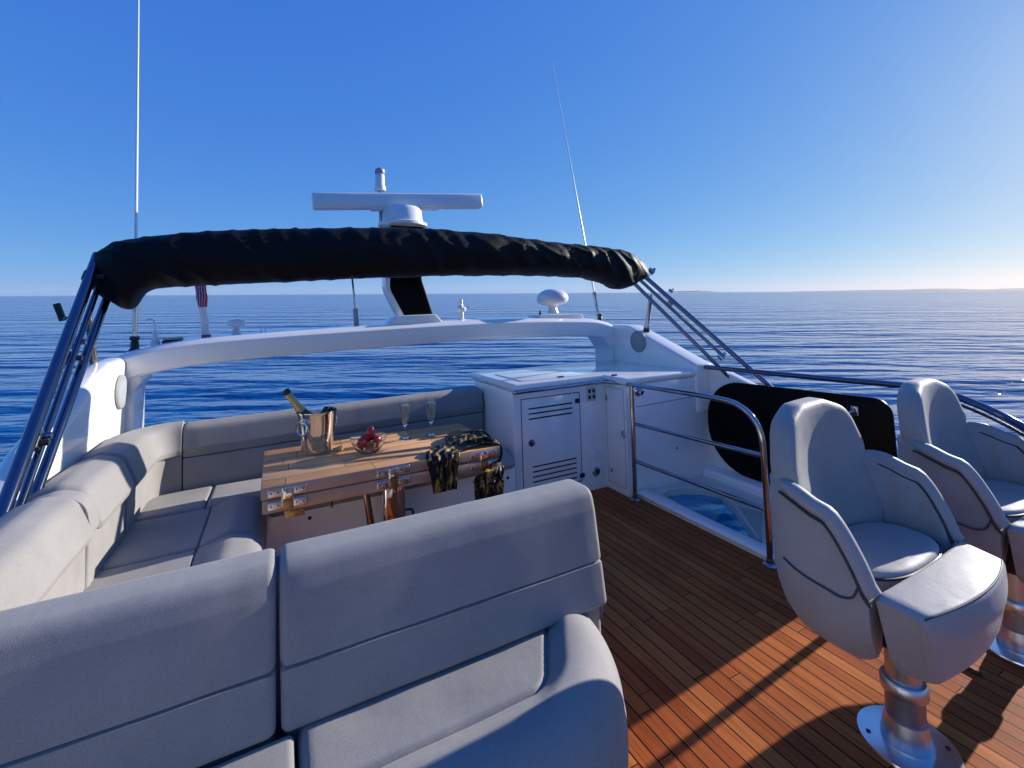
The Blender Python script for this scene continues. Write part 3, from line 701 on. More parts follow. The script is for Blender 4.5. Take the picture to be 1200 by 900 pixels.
# bases
mb = MB(); mb.box(-.98, -.10, 1.76, 3.30, .0, .265, .01); mb.build('side_base', GEL, st)
mb = MB(); mb.box(-.98, 1.685, 3.30, 4.0, .0, .370, .012); mb.build('aft_base', GEL, st)
for px, py in ((363, 607), (595, 560)):
    c = at(px, py, y=3.30); disc(c, .012, .005, 'y', DARKSLOT, 'base_screw', st, 12)
ZS = .45
profL = rprof([(-.76, .268), (-.76, ZS, .01), (-.37, ZS + .004), (-.362, ZS - .008), (-.354, ZS + .006, .004), (-.22, ZS + .048, .10), (-.075, ZS + .010, .10), (-.062, .29, .05), (-.085, .268)], 6)
for i, (a, b_) in enumerate(((1.765, 2.83), (2.845, 3.40))):
    mb = MB(); cushion(mb, profL, 'y', a, b_, .022, .004, .05, i); mb.build('seat_cushion', VINYL, st)
profC = rprof([(3.41, .372), (3.41, ZS - .02, .02), (3.43, ZS + .002, .02), (3.84, ZS + .002, .02), (3.84, .372)], 4)
mb = MB(); cushion(mb, profC, 'x', -.76, -.40, .02, .004, .06, 4); mb.build('seat_cushion', VINYL, st)
profA = rprof([(3.84, .372), (3.84, ZS, .02), (3.58, ZS + .004), (3.572, ZS - .008), (3.564, ZS + .006, .004), (3.42, ZS + .034, .07), (3.24, ZS + .006, .085), (3.215, .40, .04), (3.24, .372)], 6)
mb = MB(); cushion(mb, profA, 'x', -.05, 1.655, .03, .004, .08, 6); mb.build('seat_cushion', VINYL, st)
profA2 = rprof([(3.84, .372), (3.84, ZS, .02), (3.42, ZS + .003, .02), (3.42, .372)], 5)
mb = MB(); cushion(mb, profA2, 'x', -.395, -.055, .02, .004, .08, 7); mb.build('seat_cushion', VINYL, st)
# left backrests: upright lower pad and overhanging roll
low = rprof([(-.98, .30), (-.74, .30), (-.735, .675, .01), (-.98, .70)], 4)
roll = rprof([(-.99, .672, .02), (-.700, .680, .016), (-.688, .715, .02), (-.745, .872, .075), (-.84, .902, .08), (-.96, .87, .06)], 7)
band = rprof([(-.98, .30), (-.75, .30), (-.745, .67), (-.70, .70, .03), (-.725, .85, .11), (-.83, .888, .10), (-.95, .86, .06)], 6)
for i, (a, b_) in enumerate(((1.78, 2.59), (2.672, 3.225))):
    mb = MB(); cushion(mb, low, 'y', a, b_, .015, .003, .06, 10 + i); bc = mb.build('backrest_lower', VINYL, st)
    mb = MB(); cushion(mb, roll, 'y', a, b_, .045, .005, .05, 20 + i); mb.build('backrest_roll', VINYL, st)
mb = MB(); cushion(mb, band, 'y', 2.585, 2.68, .004, .002, .05, 25); mb.build('backrest_joint', VINYL, st)
# corner piece sweeps from the side roll into the aft backrest
def sweep_corner(poly, n=14):
    rings = []; cx_, cy_ = -.585, 3.70
    for yy in (3.232, 3.245, 3.3, 3.45, 3.6):
        rings.append([Vector((q.x, yy, q.y)) for q in (inset(poly, .02) if yy < 3.24 else poly)])
    for k in range(n + 1):
        a = k / n * math.pi / 2; ring = []
        for q in poly:
            r = -.735 - q.x                      # depth behind the front face
            rx = .15 + r; ry = .155 + r * .62
            ring.append(Vector((cx_ - math.cos(a) * rx, cy_ + math.sin(a) * ry, q.y)))
        rings.append(ring)
    return rings
mb = MB(); mb.loft(sweep_corner(subdiv(low, .04))); mb.build('backrest_lower', VINYL, st)
mb = MB(); mb.loft(sweep_corner(subdiv(roll, .04))); mb.build('backrest_roll', VINYL, st)
lowA = rprof([(4.03, .32), (3.86, .32), (3.855, .655, .012), (4.03, .66)], 4)
rollA = rprof([(4.03, .662, .02), (3.855, .660, .016), (3.84, .72, .03), (3.87, .855, .05), (3.95, .885, .05), (4.03, .86, .04)], 6)
def tilt(p): return p + Vector((0, .05 * max(0, (p.x + .5) / 2.2) , .02 * max(0, (p.x + .5) / 2.2)))
mb = MB(); cushion(mb, lowA, 'x', -.58, 1.68, .012, .003, .08, 31, tilt); mb.build('backrest_lower', VINYL, st)
mb = MB(); cushion(mb, rollA, 'x', -.58, 1.68, .02, .004, .08, 32, tilt); mb.build('backrest_roll', VINYL, st)

# ------------------------------------------------------------------ forward bench
bn = thing('bench', (0, 1.3, 0), 'grey upholstered forward facing bench with two tall backrests', 'bench')
mb = MB(); mb.box(-.98, .86, 1.22, 1.70, 0, .27, .015); mb.build('base', GEL, bn)
def bprof(top=.876):
    return rprof([(1.452, .455, .02), (1.478, .612), (1.494, .616), (1.482, .620), (1.516, .80, .10), (1.540, top, .065), (1.70, top - .005, .065), (1.745, .80, .08), (1.745, .30, .02), (1.50, .30, .02), (1.50, .455)], 7)
for i, (a, b_) in enumerate(((-1.0, -.006), (.003, 1.135))):
    mb = MB(); cushion(mb, bprof(), 'x', a, b_, .024, .0035, .05, 40 + i); mb.build('backrest_cushion', VINYL, bn)
ZB = .452
mb = MB(); mb.box(-.03, .03, 1.56, 1.69, .3, .84, .01); mb.build('backrest_filler', VINYL, bn)
mb = MB(); mb.box(.0, .08, 1.10, 1.46, .27, ZB - .05); mb.build('seat_filler', PIPING, bn)
sp = rprof([(1.47, .268), (1.47, ZB, .015), (1.262, ZB), (1.254, ZB - .012), (1.246, ZB + .006, .004), (1.16, ZB + .024, .08), (1.05, ZB - .02, .09), (1.02, .33, .06), (1.04, .268)], 6)
mb = MB(); cushion(mb, sp, 'x', -1.0, .037, .022, .004, .06, 50); mb.build('seat_cushion', VINYL, bn)
# right seat cushion: recessed panel inside one raised bolster that turns the rounded corner
def ss(x): x = max(0, min(1, x)); return x * x * (3 - 2 * x)
XO, YO, RO = 1.09, 1.00, .52
def seat_z(x, y):
    qx, qy = x - (XO - RO), (YO + RO) - y
    d = RO - (math.hypot(max(qx, 0), max(qy, 0)) + min(max(qx, qy), 0))
    rp_ = .05; px_, py_ = x - (.852 - .60 * (1.46 - y)) + rp_, 1.255 - y + rp_
    e = math.hypot(max(px_, 0), max(py_, 0)) + min(max(px_, py_), 0) - rp_
    z = ZB - .018 * math.exp(-(e / .007) ** 2) + (.030 * ss(e / .09) if e > 0 else 0)
    w = .16
    if d < w: z -= .165 * (1 - math.sqrt(max(0, 1 - ((w - d) / w) ** 2)))
    el = x - .045
    if el < .03: z -= .03 * (1 - math.sqrt(max(0, 1 - ((.03 - el) / .03) ** 2)))
    return z + .004 * noise.noise(Vector((x * 5, y * 5, 3)))
def xo(y):
    t = max(0, (YO + RO - y) / RO); return XO - RO + RO * math.sqrt(max(0, 1 - min(1, t) ** 2))
NX, NY = 110, 90; V = []; Fc = []
for j in range(NY + 1):
    v = j / NY; y = YO + (1.66 - YO) * (v ** 1.6)
    xm = xo(y)
    for i in range(NX + 1):
        u = i / NX; u = 1 - (1 - u) ** 1.5; x = .045 + (xm - .045) * u
        V.append(Vector((x, y, seat_z(x, y))))
for j in range(NY):
    for i in range(NX):
        a = j * (NX + 1) + i; Fc.append((a, a + 1, a + NX + 2, a + NX + 1))
# skirt down the outline
edge = [i for i in range(NX + 1)] + [j * (NX + 1) + NX for j in range(1, NY + 1)]
base0 = len(V); drops = ((.03, .006), (.08, .008), (.16, .004), (.27, -.012), (.32, -.04))
cen_ = Vector((.6, 1.5, 0))
for dz_, dn in drops:
    for k in edge:
        p = V[k]; dirn = (Vector((p.x, p.y, 0)) - cen_).normalized()
        V.append(Vector((p.x + dirn.x * dn, p.y + dirn.y * dn, max(.02, p.z - dz_))))
ne = len(edge)
for r in range(len(drops)):
    for k in range(ne - 1):
        a0 = edge[k] if r == 0 else base0 + (r - 1) * ne + k; a1 = edge[k + 1] if r == 0 else base0 + (r - 1) * ne + k + 1
        Fc.append((a0, base0 + r * ne + k, base0 + r * ne + k + 1, a1))
mb = MB(); mb.add(V, Fc); mb.build('seat_cushion', VINYL, bn, sharp=70)

# ------------------------------------------------------------------ folding teak table
tb = thing('dining_table', (.62, 3.18, 0), 'folding varnished teak table with steel hinges on one leg', 'table')
TX0, TX1, TY0, TY1, TZ = -.082, 1.322, 2.80, 3.572, .70
mb = MB(); mb.box(TX0, TX1, TY0, TY1, TZ - .066, TZ, .006, 2)
o = mb.build('top_leaf', [TABM, TABE], tb)
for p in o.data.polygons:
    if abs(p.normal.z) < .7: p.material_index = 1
mb = MB(); mb.box(TX0 + .006, TX1 - .006, TY0 + .004, TY1 - .004, TZ - .142, TZ - .073, .006, 2); mb.build('under_leaf', TABE, tb)
mb = MB(); mb.box(TX0 + .03, TX1 - .03, TY0 + .03, TY1 - .03, TZ - .073, TZ - .066); mb.build('leaf_gap', DARKSLOT, tb)
for px, py in ((337, 577), (461, 552), (567, 535)):
    c = at(px, py, y=TY0); mbp = MB(); s = TZ - .0695
    for k in (-1, 1):
        zc_ = s + k * .034
        for e in (-1, 1):
            mbp.box(c.x + e * .062 - .034, c.x + e * .062 + .034, TY0 - .005, TY0 + .008, zc_ - .021, zc_ + .021, .003)
    mbp.box(c.x - .03, c.x + .03, TY0 - .003, TY0 + .004, s - .05, s + .05, .001)
    hg = mbp.build('hinge', HINGE, tb)
    mbp = MB(); mbp.box(c.x - .027, c.x + .027, TY0 - .016, TY0 + .004, s - .006, s + .058, .006); mbp.build('hinge_barrel', CHROME, hg)
    mbp = MB(); mbp.box(c.x - .025, c.x + .025, TY0 - .010, TY0 + .004, s - .062, s - .008, .004); mbp.build('hinge_pin', BRASS, hg)
    for k in (-1, 1):
        for e in (-1, 1):
            for ee in (-.017, .017):
                mbp = MB(); mbp.lathe([(0, 0), (.005, 0), (.004, .002), (0, .002)], n=8, mat=Matrix.Translation((c.x + e * .062 + ee, TY0 - .005, s + k * .034)) @ Matrix.Rotation(rad(90), 4, 'X'))
                mbp.build('screw', DARKSLOT, hg)
c = at(345, 593, y=TY0 + .02); mb = MB(); mb.box(c.x - .05, c.x + .05, TY0 + .012, TY0 + .05, TZ - .185, TZ - .1425, .004); mb.box(c.x - .02, c.x + .02, TY0 + .006, TY0 + .03, TZ - .178, TZ - .15, .002); mb.build('latch', BRASS, tb)
c = at(389, 588, y=TY0 + .03); mb = MB(); mb.tube([(c.x, c.y, TZ - .142), (c.x, c.y, TZ - .185)], .005, 6); mb.build('pin', DARKSLOT, tb)
LC = at(461, 590, y=3.12)
mb = MB(); mb.box(LC.x - .075, LC.x + .075, 3.07, 3.19, .0, TZ - .143, .03, 5); mb.lathe([(0, 0), (.17, 0), (.17, .012), (.12, .03), (.08, .035)], (LC.x, 3.13, .0), 28); mb.build('leg', CHROME, tb)
mb = MB(); mb.tube([(LC.x - .20, 3.0, TZ - .15), (LC.x - .13, 3.03, .05)], .022, 12); mb.build('strut', STEEL, tb)
c = at(474, 607, y=3.05); mb = MB(); mb.tube(catmull([(LC.x + .075, 3.1, c.z + .03), (LC.x + .12, 3.1, c.z + .02), (LC.x + .12, 3.1, c.z - .03), (LC.x + .075, 3.1, c.z - .03)], 5), .008, 8); mb.build('leg_handle', DARKSLOT, tb)

# ------------------------------------------------------------------ things on the table
bk = at(372, 529, z=TZ); bk.z = TZ
ib = thing('ice_bucket', bk, 'polished steel ice bucket holding a champagne bottle', 'ice bucket')
mb = MB(); pr = [(0, .001), (.088, .001), (.094, .006), (.098, .03), (.108, .14), (.122, .255), (.128, .268), (.128, .274), (.121, .270), (.112, .20), (.098, .12), (.088, .03), (0, .03)]
mb.lathe(pr, bk, 48); mb.build('bucket', CHROME, ib)
for ang in (222, 42):
    a = rad(ang); dirv = Vector((math.cos(a), math.sin(a), 0)); 
    c = bk + dirv * .118 + Vector((0, 0, .215)); mb = MB()
    mb.ball(c, .018); w = Vector((-dirv.y, dirv.x, 0)); rp_ = [c + dirv * .014 + w * .042 * math.cos(k / 16 * 2 * math.pi) + Vector((0, 0, -.035 + .045 * math.sin(k / 16 * 2 * math.pi))) for k in range(17)]
    mb.tube(rp_, .006, 8); mb.build('ring_handle', CHROME, ib)
# bottle leaning left in the bucket
btip = at(334, 457, y=bk.y + .03); bfoot = bk + Vector((.055, 0, .045)); ax = (btip - bfoot); ln = ax.length; axn = ax.normalized()
bt = thing('champagne_bottle', bfoot, 'green champagne bottle with gold foil neck leaning in the ice bucket', 'bottle')
q = axn.to_track_quat('Z', 'Y').to_matrix().to_4x4(); Rm = Matrix.Translation(bfoot) @ q
k = ln / .46; kr = k * 1.22
mb = MB(); mb.lathe([(0, 0), (.040 * kr, 0), (.043 * kr, .01), (.043 * kr, .19 * k), (.040 * kr, .225 * k), (.027 * kr, .275 * k), (.019 * kr, .315 * k), (.0165 * kr, .35 * k), (.015 * kr, .36 * k)], n=28, mat=Rm); mb.build('glass', GREENG, bt)
mb = MB(); mb.lathe([(.0275 * kr, .276 * k), (.0285 * kr, .277 * k), (.021 * kr, .315 * k), (.0175 * kr, .37 * k), (.0175 * kr, .425 * k), (.016 * kr, .428 * k)], n=28, mat=Rm, caps=False); mb.build('foil', FOIL, bt)
mb = MB(); mb.lathe([(.0165 * kr, .424 * k), (.0205 * kr, .43 * k), (.0205 * kr, .455 * k), (.012 * kr, .462 * k), (0, .463 * k)], n=20, mat=Rm); mb.build('cap', BLACKP, bt)
mb = MB(); mb.lathe([(.0445 * kr, .05 * k), (.0450 * kr, .051 * k), (.0450 * kr, .16 * k), (.0440 * kr, .161 * k)], n=28, mat=Rm, caps=False); mb.build('label', simple('paper_label', (.7, .66, .55), .7), bt)
sd = Rm @ Vector((.0, -.028 * k, .275 * k)); 
mb = MB(); mb.ball(Rm @ Vector((.018 * kr, -.016 * k, .283 * k)), .017 * k, 14, 8, sz=.6); mb.build('seal', REDP, bt)
# cork
c = at(396, 530, z=TZ)
ck = thing('champagne_cork', (c.x, c.y, TZ), 'champagne cork with foil cap lying at the foot of the bucket', 'cork')
Rm = Matrix.Translation((c.x - .03, c.y - .01, TZ + .0205)) @ Matrix.Rotation(rad(80), 4, 'Y') @ Matrix.Rotation(.4, 4, 'X')
mb = MB(); mb.lathe([(0, 0), (.015, 0), (.015, .022), (.018, .028), (.0195, .05), (.016, .056), (0, .056)], n=18, mat=Rm); mb.build('stopper', CORK, ck)
mb = MB(); mb.lathe([(.020, .04), (.021, .042), (.0205, .058), (.014, .063), (0, .064)], n=18, mat=Rm); mb.build('foil_cap', FOIL, ck)
# bowl of strawberries
c = at(432, 531, z=TZ)
bw = thing('glass_bowl', (c.x, c.y, TZ), 'small clear glass bowl filled with strawberries', 'bowl')
mb = MB(); mb.lathe([(0, .001), (.05, .001), (.055, .006), (.085, .035), (.108, .080), (.114, .108), (.111, .108), (.104, .080), (.080, .037), (.05, .012), (0, .010)], (c.x, c.y, TZ), 40); mb.build('bowl', GLASS, bw)
spots = [(0, 0, .048, 1), (.048, .01, .052, 1), (-.044, .018, .052, 1), (.008, -.046, .054, 1), (-.006, .05, .052, 1), (-.05, -.028, .082, .9), (.052, -.028, .088, .95), (.022, .028, .096, 1), (-.022, .0, .098, .95), (.012, -.022, .142, 1.05)]
for i, (dx, dy, dz_, s) in enumerate(spots):
    p = Vector((c.x + dx, c.y + dy, TZ + dz_)); Rm = Matrix.Translation(p) @ Matrix.Rotation(random.uniform(0, 6.28), 4, 'Z') @ Matrix.Rotation(random.uniform(.3, 2.2) if i < 9 else 2.9, 4, 'X') @ Matrix.Scale(s, 4)
    top_ = i == len(spots) - 1
    o = thing('strawberry', p, 'topmost red strawberry crowning the heap in the glass bowl' if top_ else 'red strawberry heaped in the glass bowl under the topmost one', 'strawberry', 'strawberries in the glass bowl')
    mb = MB(); mb.lathe([(0, -.036), (.008, -.033), (.018, -.020), (.026, -.002), (.0285, .010), (.024, .020), (.012, .025), (0, .026)], n=18, mat=Rm); mb.build('fruit', BERRY, o)
    mb = MB()
    for k in range(6):
        a = k / 6 * 6.283; d = Vector((math.cos(a), math.sin(a), 0)); w = Vector((-d.y, d.x, 0))
        mb.add([Vector((0, 0, .0275)), d * .01 + w * .005 + Vector((0, 0, .0285)), d * .024 + Vector((0, 0, .024)), d * .01 - w * .005 + Vector((0, 0, .0285))], [(0, 1, 2, 3)], mat=Rm)
    mb.build('leaf_cap', LEAF, o)
# flutes
for px, py, lab in ((475, 514, 'champagne flute standing nearer the fruit bowl'), (505.5, 510, 'champagne flute standing nearer the draped scarf')):
    c = at(px, py, z=TZ); c.z = TZ + .0008
    o = thing('champagne_flute', c, lab, 'glass')
    S_ = 1.08
    outer = [(0, 0), (.038, 0), (.0385, .003), (.012, .010), (.0055, .018), (.0048, .065), (.0065, .078), (.014, .092), (.022, .115), (.0285, .150), (.033, .20), (.037, .262)]
    inner = [(.0357, .262), (.0318, .20), (.0272, .150), (.0205, .118), (.012, .098), (.004, .090), (0, .089)]
    mb = MB(); mb.lathe([(r * S_, z * S_) for r, z in outer + inner], c, 28); mb.build('glass', GLASS, o)
    win = [(0, .0894), (.0041, .0904), (.0121, .0984), (.0206, .1184), (.0273, .150), (.0319, .20), (.0333, .222), (0, .222)]
    mb = MB(); mb.lathe([(r * S_ * 1.004, z * S_) for r, z in win], c, 28); mb.build('champagne', WINE, o)

# scarf draped over the table corner
sf = MB()
def ribbon(path, wid, amp, seed, nw=44, side=None):
    P = catmull(path, 8); rings = []; n = len(P)
    W = [wid[min(len(wid) - 1, int(i / (n - 1) * (len(wid) - 1)))] for i in range(n)]
    for i in range(n):
        s = i / (n - 1) * (len(wid) - 1); k = min(int(s), len(wid) - 2); f = s - k; w = wid[k] * (1 - f) + wid[k + 1] * f
        sdv = side[k].lerp(side[k + 1], f).normalized()
        t = (P[min(i + 1, n - 1)] - P[max(i - 1, 0)]).normalized(); nrm = sdv.cross(t).normalized()
        if nrm.z < -.2 or (abs(nrm.z) <= .2 and nrm.y > 0): nrm = -nrm
        row = []
        for j in range(nw):
            v = j / (nw - 1) - .5
            fold = math.sin(v * 27 + seed + 2.2 * noise.noise(Vector((i * .08, seed, v * 2)))) * amp * (.35 + .9 * abs(noise.noise(Vector((v * 3.3, i * .05, seed + 5))))) + noise.noise(Vector((v * 6.5, i * .10, seed))) * amp * 1.9
            row.append(P[i] + sdv * (v * w) + nrm * (amp * 1.6 + fold))
        rings.append(row)
    # two-sided cloth with thickness
    back = [[p + Vector((0, .0, .0)) for p in r] for r in rings]
    sf.loft(rings, caps=False, closed=False)
X, Y = Vector((1, 0, 0)), Vector((0, 1, 0))
yf = TY0 - .012
p1 = at(521, 575, y=yf); p2 = at(519, 548, y=yf); p3 = at(519, 531, y=yf)
ribbon([p1, p2, Vector((p3.x, yf, TZ - .012)), Vector((p3.x + .03, TY0 + .04, TZ + .006)), Vector((1.10, TY0 + .13, TZ + .012)), Vector((1.17, TY0 + .24, TZ + .012)), Vector((1.24, TY0 + .32, TZ + .004))], [.15, .19, .21, .22, .26, .30, .26], .0075, 1.0, side=[X, X, X, (X - Y * .3), (X * .8 - Y * .7), (X * .7 - Y), (X * .6 - Y)])
xr = TX1 + .010
ribbon([at(573, 587, y=yf + .02), at(573, 567, y=yf + .02), Vector((1.235, yf + .01, TZ - .165)), Vector((xr - .02, TY0 + .02, TZ - .10)), Vector((xr, TY0 + .09, TZ - .01)), Vector((1.27, TY0 + .15, TZ + .012)), Vector((1.15, TY0 + .20, TZ + .022))], [.19, .22, .21, .12, .15, .26, .28], .0068, 4.0, side=[X, X, X, (X * .4 + Y * .6), Y, (Y * .9 + X * .2), Y])
ribbon([Vector((1.00, TY0 + .12, TZ + .004)), Vector((1.08, TY0 + .20, TZ + .020)), Vector((1.18, TY0 + .25, TZ + .03)), Vector((1.28, TY0 + .21, TZ + .02)), Vector((1.312, TY0 + .12, TZ + .006))], [.14, .24, .27, .22, .16], .0085, 7.0, side=[Y, (Y + X * -.3), Y, (Y + X * .4), (Y + X * .3)])
o = sf.build('scarf', SILK, sharp=180, keep_normals=True); tag(o, 'black and gold patterned silk scarf draped over the table corner', 'scarf')
md = o.modifiers.new('thickness', 'SOLIDIFY'); md.thickness = .003; md.offset = 0

# ------------------------------------------------------------------ helm chairs
def plan_pt(t, w=.362, yb=.365, yf_=-.05):
    """U plan: t -1 (left front) .. 0 (back) .. 1 (right front)"""
    s = abs(t); sg = -1 if t < 0 else 1
    if s > .62:
        k = (s - .62) / .38; y = .06 + (yf_ - .06) * k; x = w - .012 * k * k
    else:
        a = s / .62 * math.pi / 2; x = w * math.sin(a) ** .70; y = .06 + (yb - .06) * math.cos(a) ** .66
    return Vector((sg * x, y))
RIMP = [(0, .92), (.36, .92), (.46, .925), (.54, .910), (.62, .876), (.72, .838), (.81, .792), (.9, .737), (.96, .69), (1, .655)]
def rim(t):
    s = abs(t); xs = [p[0] for p in RIMP]; ys = [p[1] for p in RIMP]; n = len(xs)
    dl = [(ys[i + 1] - ys[i]) / (xs[i + 1] - xs[i]) for i in range(n - 1)]
    m = [dl[0]] + [0 if dl[i - 1] * dl[i] <= 0 else 2 * dl[i - 1] * dl[i] / (dl[i - 1] + dl[i]) for i in range(1, n - 1)] + [dl[-1]]
    for i in range(n - 1):
        if s <= xs[i + 1] + 1e-9:
            h = xs[i + 1] - xs[i]; f = (s - xs[i]) / h
            return (2 * f ** 3 - 3 * f * f + 1) * ys[i] + (f ** 3 - 2 * f * f + f) * h * m[i] + (-2 * f ** 3 + 3 * f * f) * ys[i + 1] + (f ** 3 - f * f) * h * m[i + 1]
    return ys[-1]
def make_chair(loc, yaw, label, group):
    root = thing('helm_chair', loc, label, 'chair', group)
    loc = Vector(loc); T_ = Matrix.Translation(loc) @ Matrix.Rotation(yaw, 4, 'Z')
    # pedestal, straight under the seat
    mb = MB(); mb.lathe([(0, .0005), (.146, .0005), (.148, .004), (.146, .010), (.10, .012), (0, .012)], n=48, mat=T_); fl = mb.build('base_flange', FLANGE, root)
    mb = MB()
    for k in range(4):
        a = k * math.pi / 2 + .75; mb.lathe([(0, .011), (.008, .011), (.007, .0145), (0, .0145)], (.118 * math.cos(a), .118 * math.sin(a), 0), 10, mat=T_)
    mb.build('bolt', DARKSLOT, fl)
    mb = MB(); mb.lathe([(.075, .012), (.077, .02), (.068, .07), (.063, .095), (.06, .096)], n=36, mat=T_); mb.build('base_cone', BRUSHED, root)
    mb = MB(); mb.lathe([(.058, .09), (.058, .19), (.055, .191)], n=36, mat=T_); mb.build('column', simple('smoked_steel', (.30, .31, .33), .5, 1, 0, 30, .05), root) if 'smoked_steel' not in bpy.data.materials else mb.build('column', bpy.data.materials['smoked_steel'], root)
    mb = MB(); mb.lathe([(.056, .18), (.068, .182), (.070, .19), (.070, .222), (.064, .23), (.052, .231), (.052, .40), (0, .40)], n=36, mat=T_); mb.build('collar', BRUSHED, root)
    T_ = T_ @ Matrix.Translation((.03, 0, 0))          # the bucket sits a little off the post
    # outer shell
    ts = [-1 + 2 * k / 60 for k in range(61)]
    def ring(scale, z, dy=0.0, off=0.0):
        return [Vector((plan_pt(t).x * scale - math.copysign(off, t) * min(1, abs(t) * 3), (plan_pt(t).y - off * max(0, 1 - abs(t) * 1.6) - .05) * scale + .05 + dy, z)) for t in ts]
    def col(scale_fn): pass
    prof = [(.42, .33, .0), (.66, .345, .0), (.82, .385, 0), (.91, .44, 0), (.965, .51, 0), (.99, .57, 0), (1.0, .63, 0), (1.0, None, 0)]
    rings = []
    for sc_, z, dy in prof:
        r = ring(sc_, 0)
        for i, t in enumerate(ts):
            zt = rim(t) - .02
            z2 = zt if z is None else min(z + .0, zt - .03 * (1.02 - sc_) - .004)
            fr = max(0, abs(t) - .6) / .4
            if z is not None and z < .5: z2 += fr * fr * (.04) 
            r[i] = Vector((r[i].x, r[i].y, z2))
        rings.append(r)
    # inner wall down to the seat
    for off, zz in ((.03, None), (.055, None), (.065, .66), (.075, .60), (.09, .55)):
        r = ring(1.0, 0, 0, off)
        for i, t in enumerate(ts):
            zt = rim(t); z2 = (zt - (0.0 if off == .03 else .02)) if zz is None else min(zz, zt - .04)
            r[i] = Vector((r[i].x, r[i].y, z2))
        rings.append(r)
    mb = MB(); mb.loft(rings, caps=False, closed=False, mat=T_)
    # front edges and underside closing
    n = len(ts)
    mb.add([T_ @ r[0] for r in rings], [list(range(len(rings)))]); mb.add([T_ @ r[-1] for r in rings], [list(range(len(rings)))])
    mb.add([T_ @ p for p in rings[0]], [list(range(n))])
    mb.add([T_ @ p for p in rings[-1]], [list(range(n))])
    mb.build('outer_shell', CHAIRV, root, sharp=50)
    # back cushion: tall, rounded head, slightly wrapped
    def backpoly():
        pts = [(-.26, .58, .03), (-.325, .74, .12), (-.32, .97, .10), (-.255, 1.125, .14), (-.10, 1.175, .2), (.10, 1.175, .2), (.255, 1.125, .14), (.32, .97, .10), (.325, .74, .12), (.26, .58, .03)]
        return subdiv(rprof(pts, 6), .035)
    bp_ = backpoly(); cen = Vector((0, .88))
    def wrap(x, z, d):
        # d: depth behind the front face; back leans and wraps forward at the sides
        lean = .05 * (z - .6) / .55
        y = .215 + lean + .075 * x - .45 * abs(x) ** 2.0 * (1 + 2.0 * max(0, (.90 - z) / .35)) + d
        return Vector((x, y, z))
    lay = []
    for ins, d in ((.30, .012), (.2, .009), (.12, .004), (.06, -.001), (.03, .0), (.013, .004), (.004, .013), (.0, .028), (.0, .07), (.01, .092), (.03, .106), (.06, .112), (.16, .112), (.3, .112)):
        ring_ = []
        for p in bp_:
            v = p - cen; l = v.length; q_ = cen + v * max(.02, (1 - ins / .30 * .97 if ins >= .3 else 1 - ins / max(l, .1)))
            ring_.append(wrap(q_.x, q_.y, d))
        lay.append(ring_)
    mb = MB(); mb.loft(lay, mat=T_); mb.build('backrest', CHAIRV, root, sharp=60)
    # piping round the front of the back cushion
    pp = [wrap(*(cen + (p - cen) * (1 - .02 / (p - cen).length)), .004) for p in bp_]; pp = [p for p in pp]
    # arm pads along the rim
    for sg in (-1, 1):
        P = []
        for k in range(26):
            t = sg * (.44 + .56 * k / 25); q_ = plan_pt(t); z = rim(t)
            P.append(Vector((q_.x * .955, q_.y - (.0 if k < 25 else .012), z - .012)))
        rr_ = [.014 + .018 * min(1, k / 4) for k in range(26)]; rr_[-1] = .028
        mb = MB(); mb.tube(P, rr_, 14, mat=T_, flat=.85); ap = mb.build('arm_pad', CHAIRV, root, sharp=60)
        mb = MB(); mb.tube([p + Vector((sg * .029, 0, -.026)) for p in P[1:]], .0055, 8, mat=T_); mb.build('piping', PIPING, ap)
        mb = MB(); mb.tube([p + Vector((-sg * .036, -.012, -.022)) for p in P[3:-1]], .0045, 8, mat=T_); mb.build('piping', PIPING, ap)
        # raised side panel seam on the shell
        tt = [sg * (.46 + .5 * k / 16) for k in range(17)]; Q = []
        for k, t in enumerate(tt):
            q_ = plan_pt(t); f = k / 16; z = .64 - .035 * math.sin(f * 3.1) + (.0 if f < .8 else (f - .8) * .25)
            Q.append(Vector((q_.x * 1.012, (q_.y - .05) * 1.012 + .05, z)))
        mb = MB(); mb.tube(Q, .0035, 6, mat=T_); mb.build('seam', SEAM, root)
    # seat cushion
    def seatpoly():
        out = []
        for k in range(64):
            a = k / 64 * 2 * math.pi; c, n_ = math.cos(a), math.sin(a)
            x = .272 * math.copysign(abs(c) ** .72, c); y = .07 + (.150 if n_ > 0 else .152) * math.copysign(abs(n_) ** .80, n_)
            out.append(Vector((x, y)))
        return out
    spy = seatpoly(); lay = []
    for ins, z in ((.0, .53), (.0, .636), (.004, .651), (.014, .661), (.03, .667), (.06, .670), (.10, .670)):
        lay.append([Vector((p.x, p.y, 0)) * (1 - ins / max(.1, p.length)) + Vector((0, 0, z + .012 * (-p.y))) for p in spy])
    mb = MB(); mb.loft(lay, mat=T_); se = mb.build('seat', CHAIRV, root, sharp=60)
    mb = MB(); ppth = [Vector((p.x * 1.002, p.y * 1.002, .650 + .012 * (-p.y))) for p in spy]; mb.tube(ppth + [ppth[0]], .005, 8, mat=T_); mb.build('piping', PIPING, se)
    # flip-up bolster in front
    lay = []
    m = 22
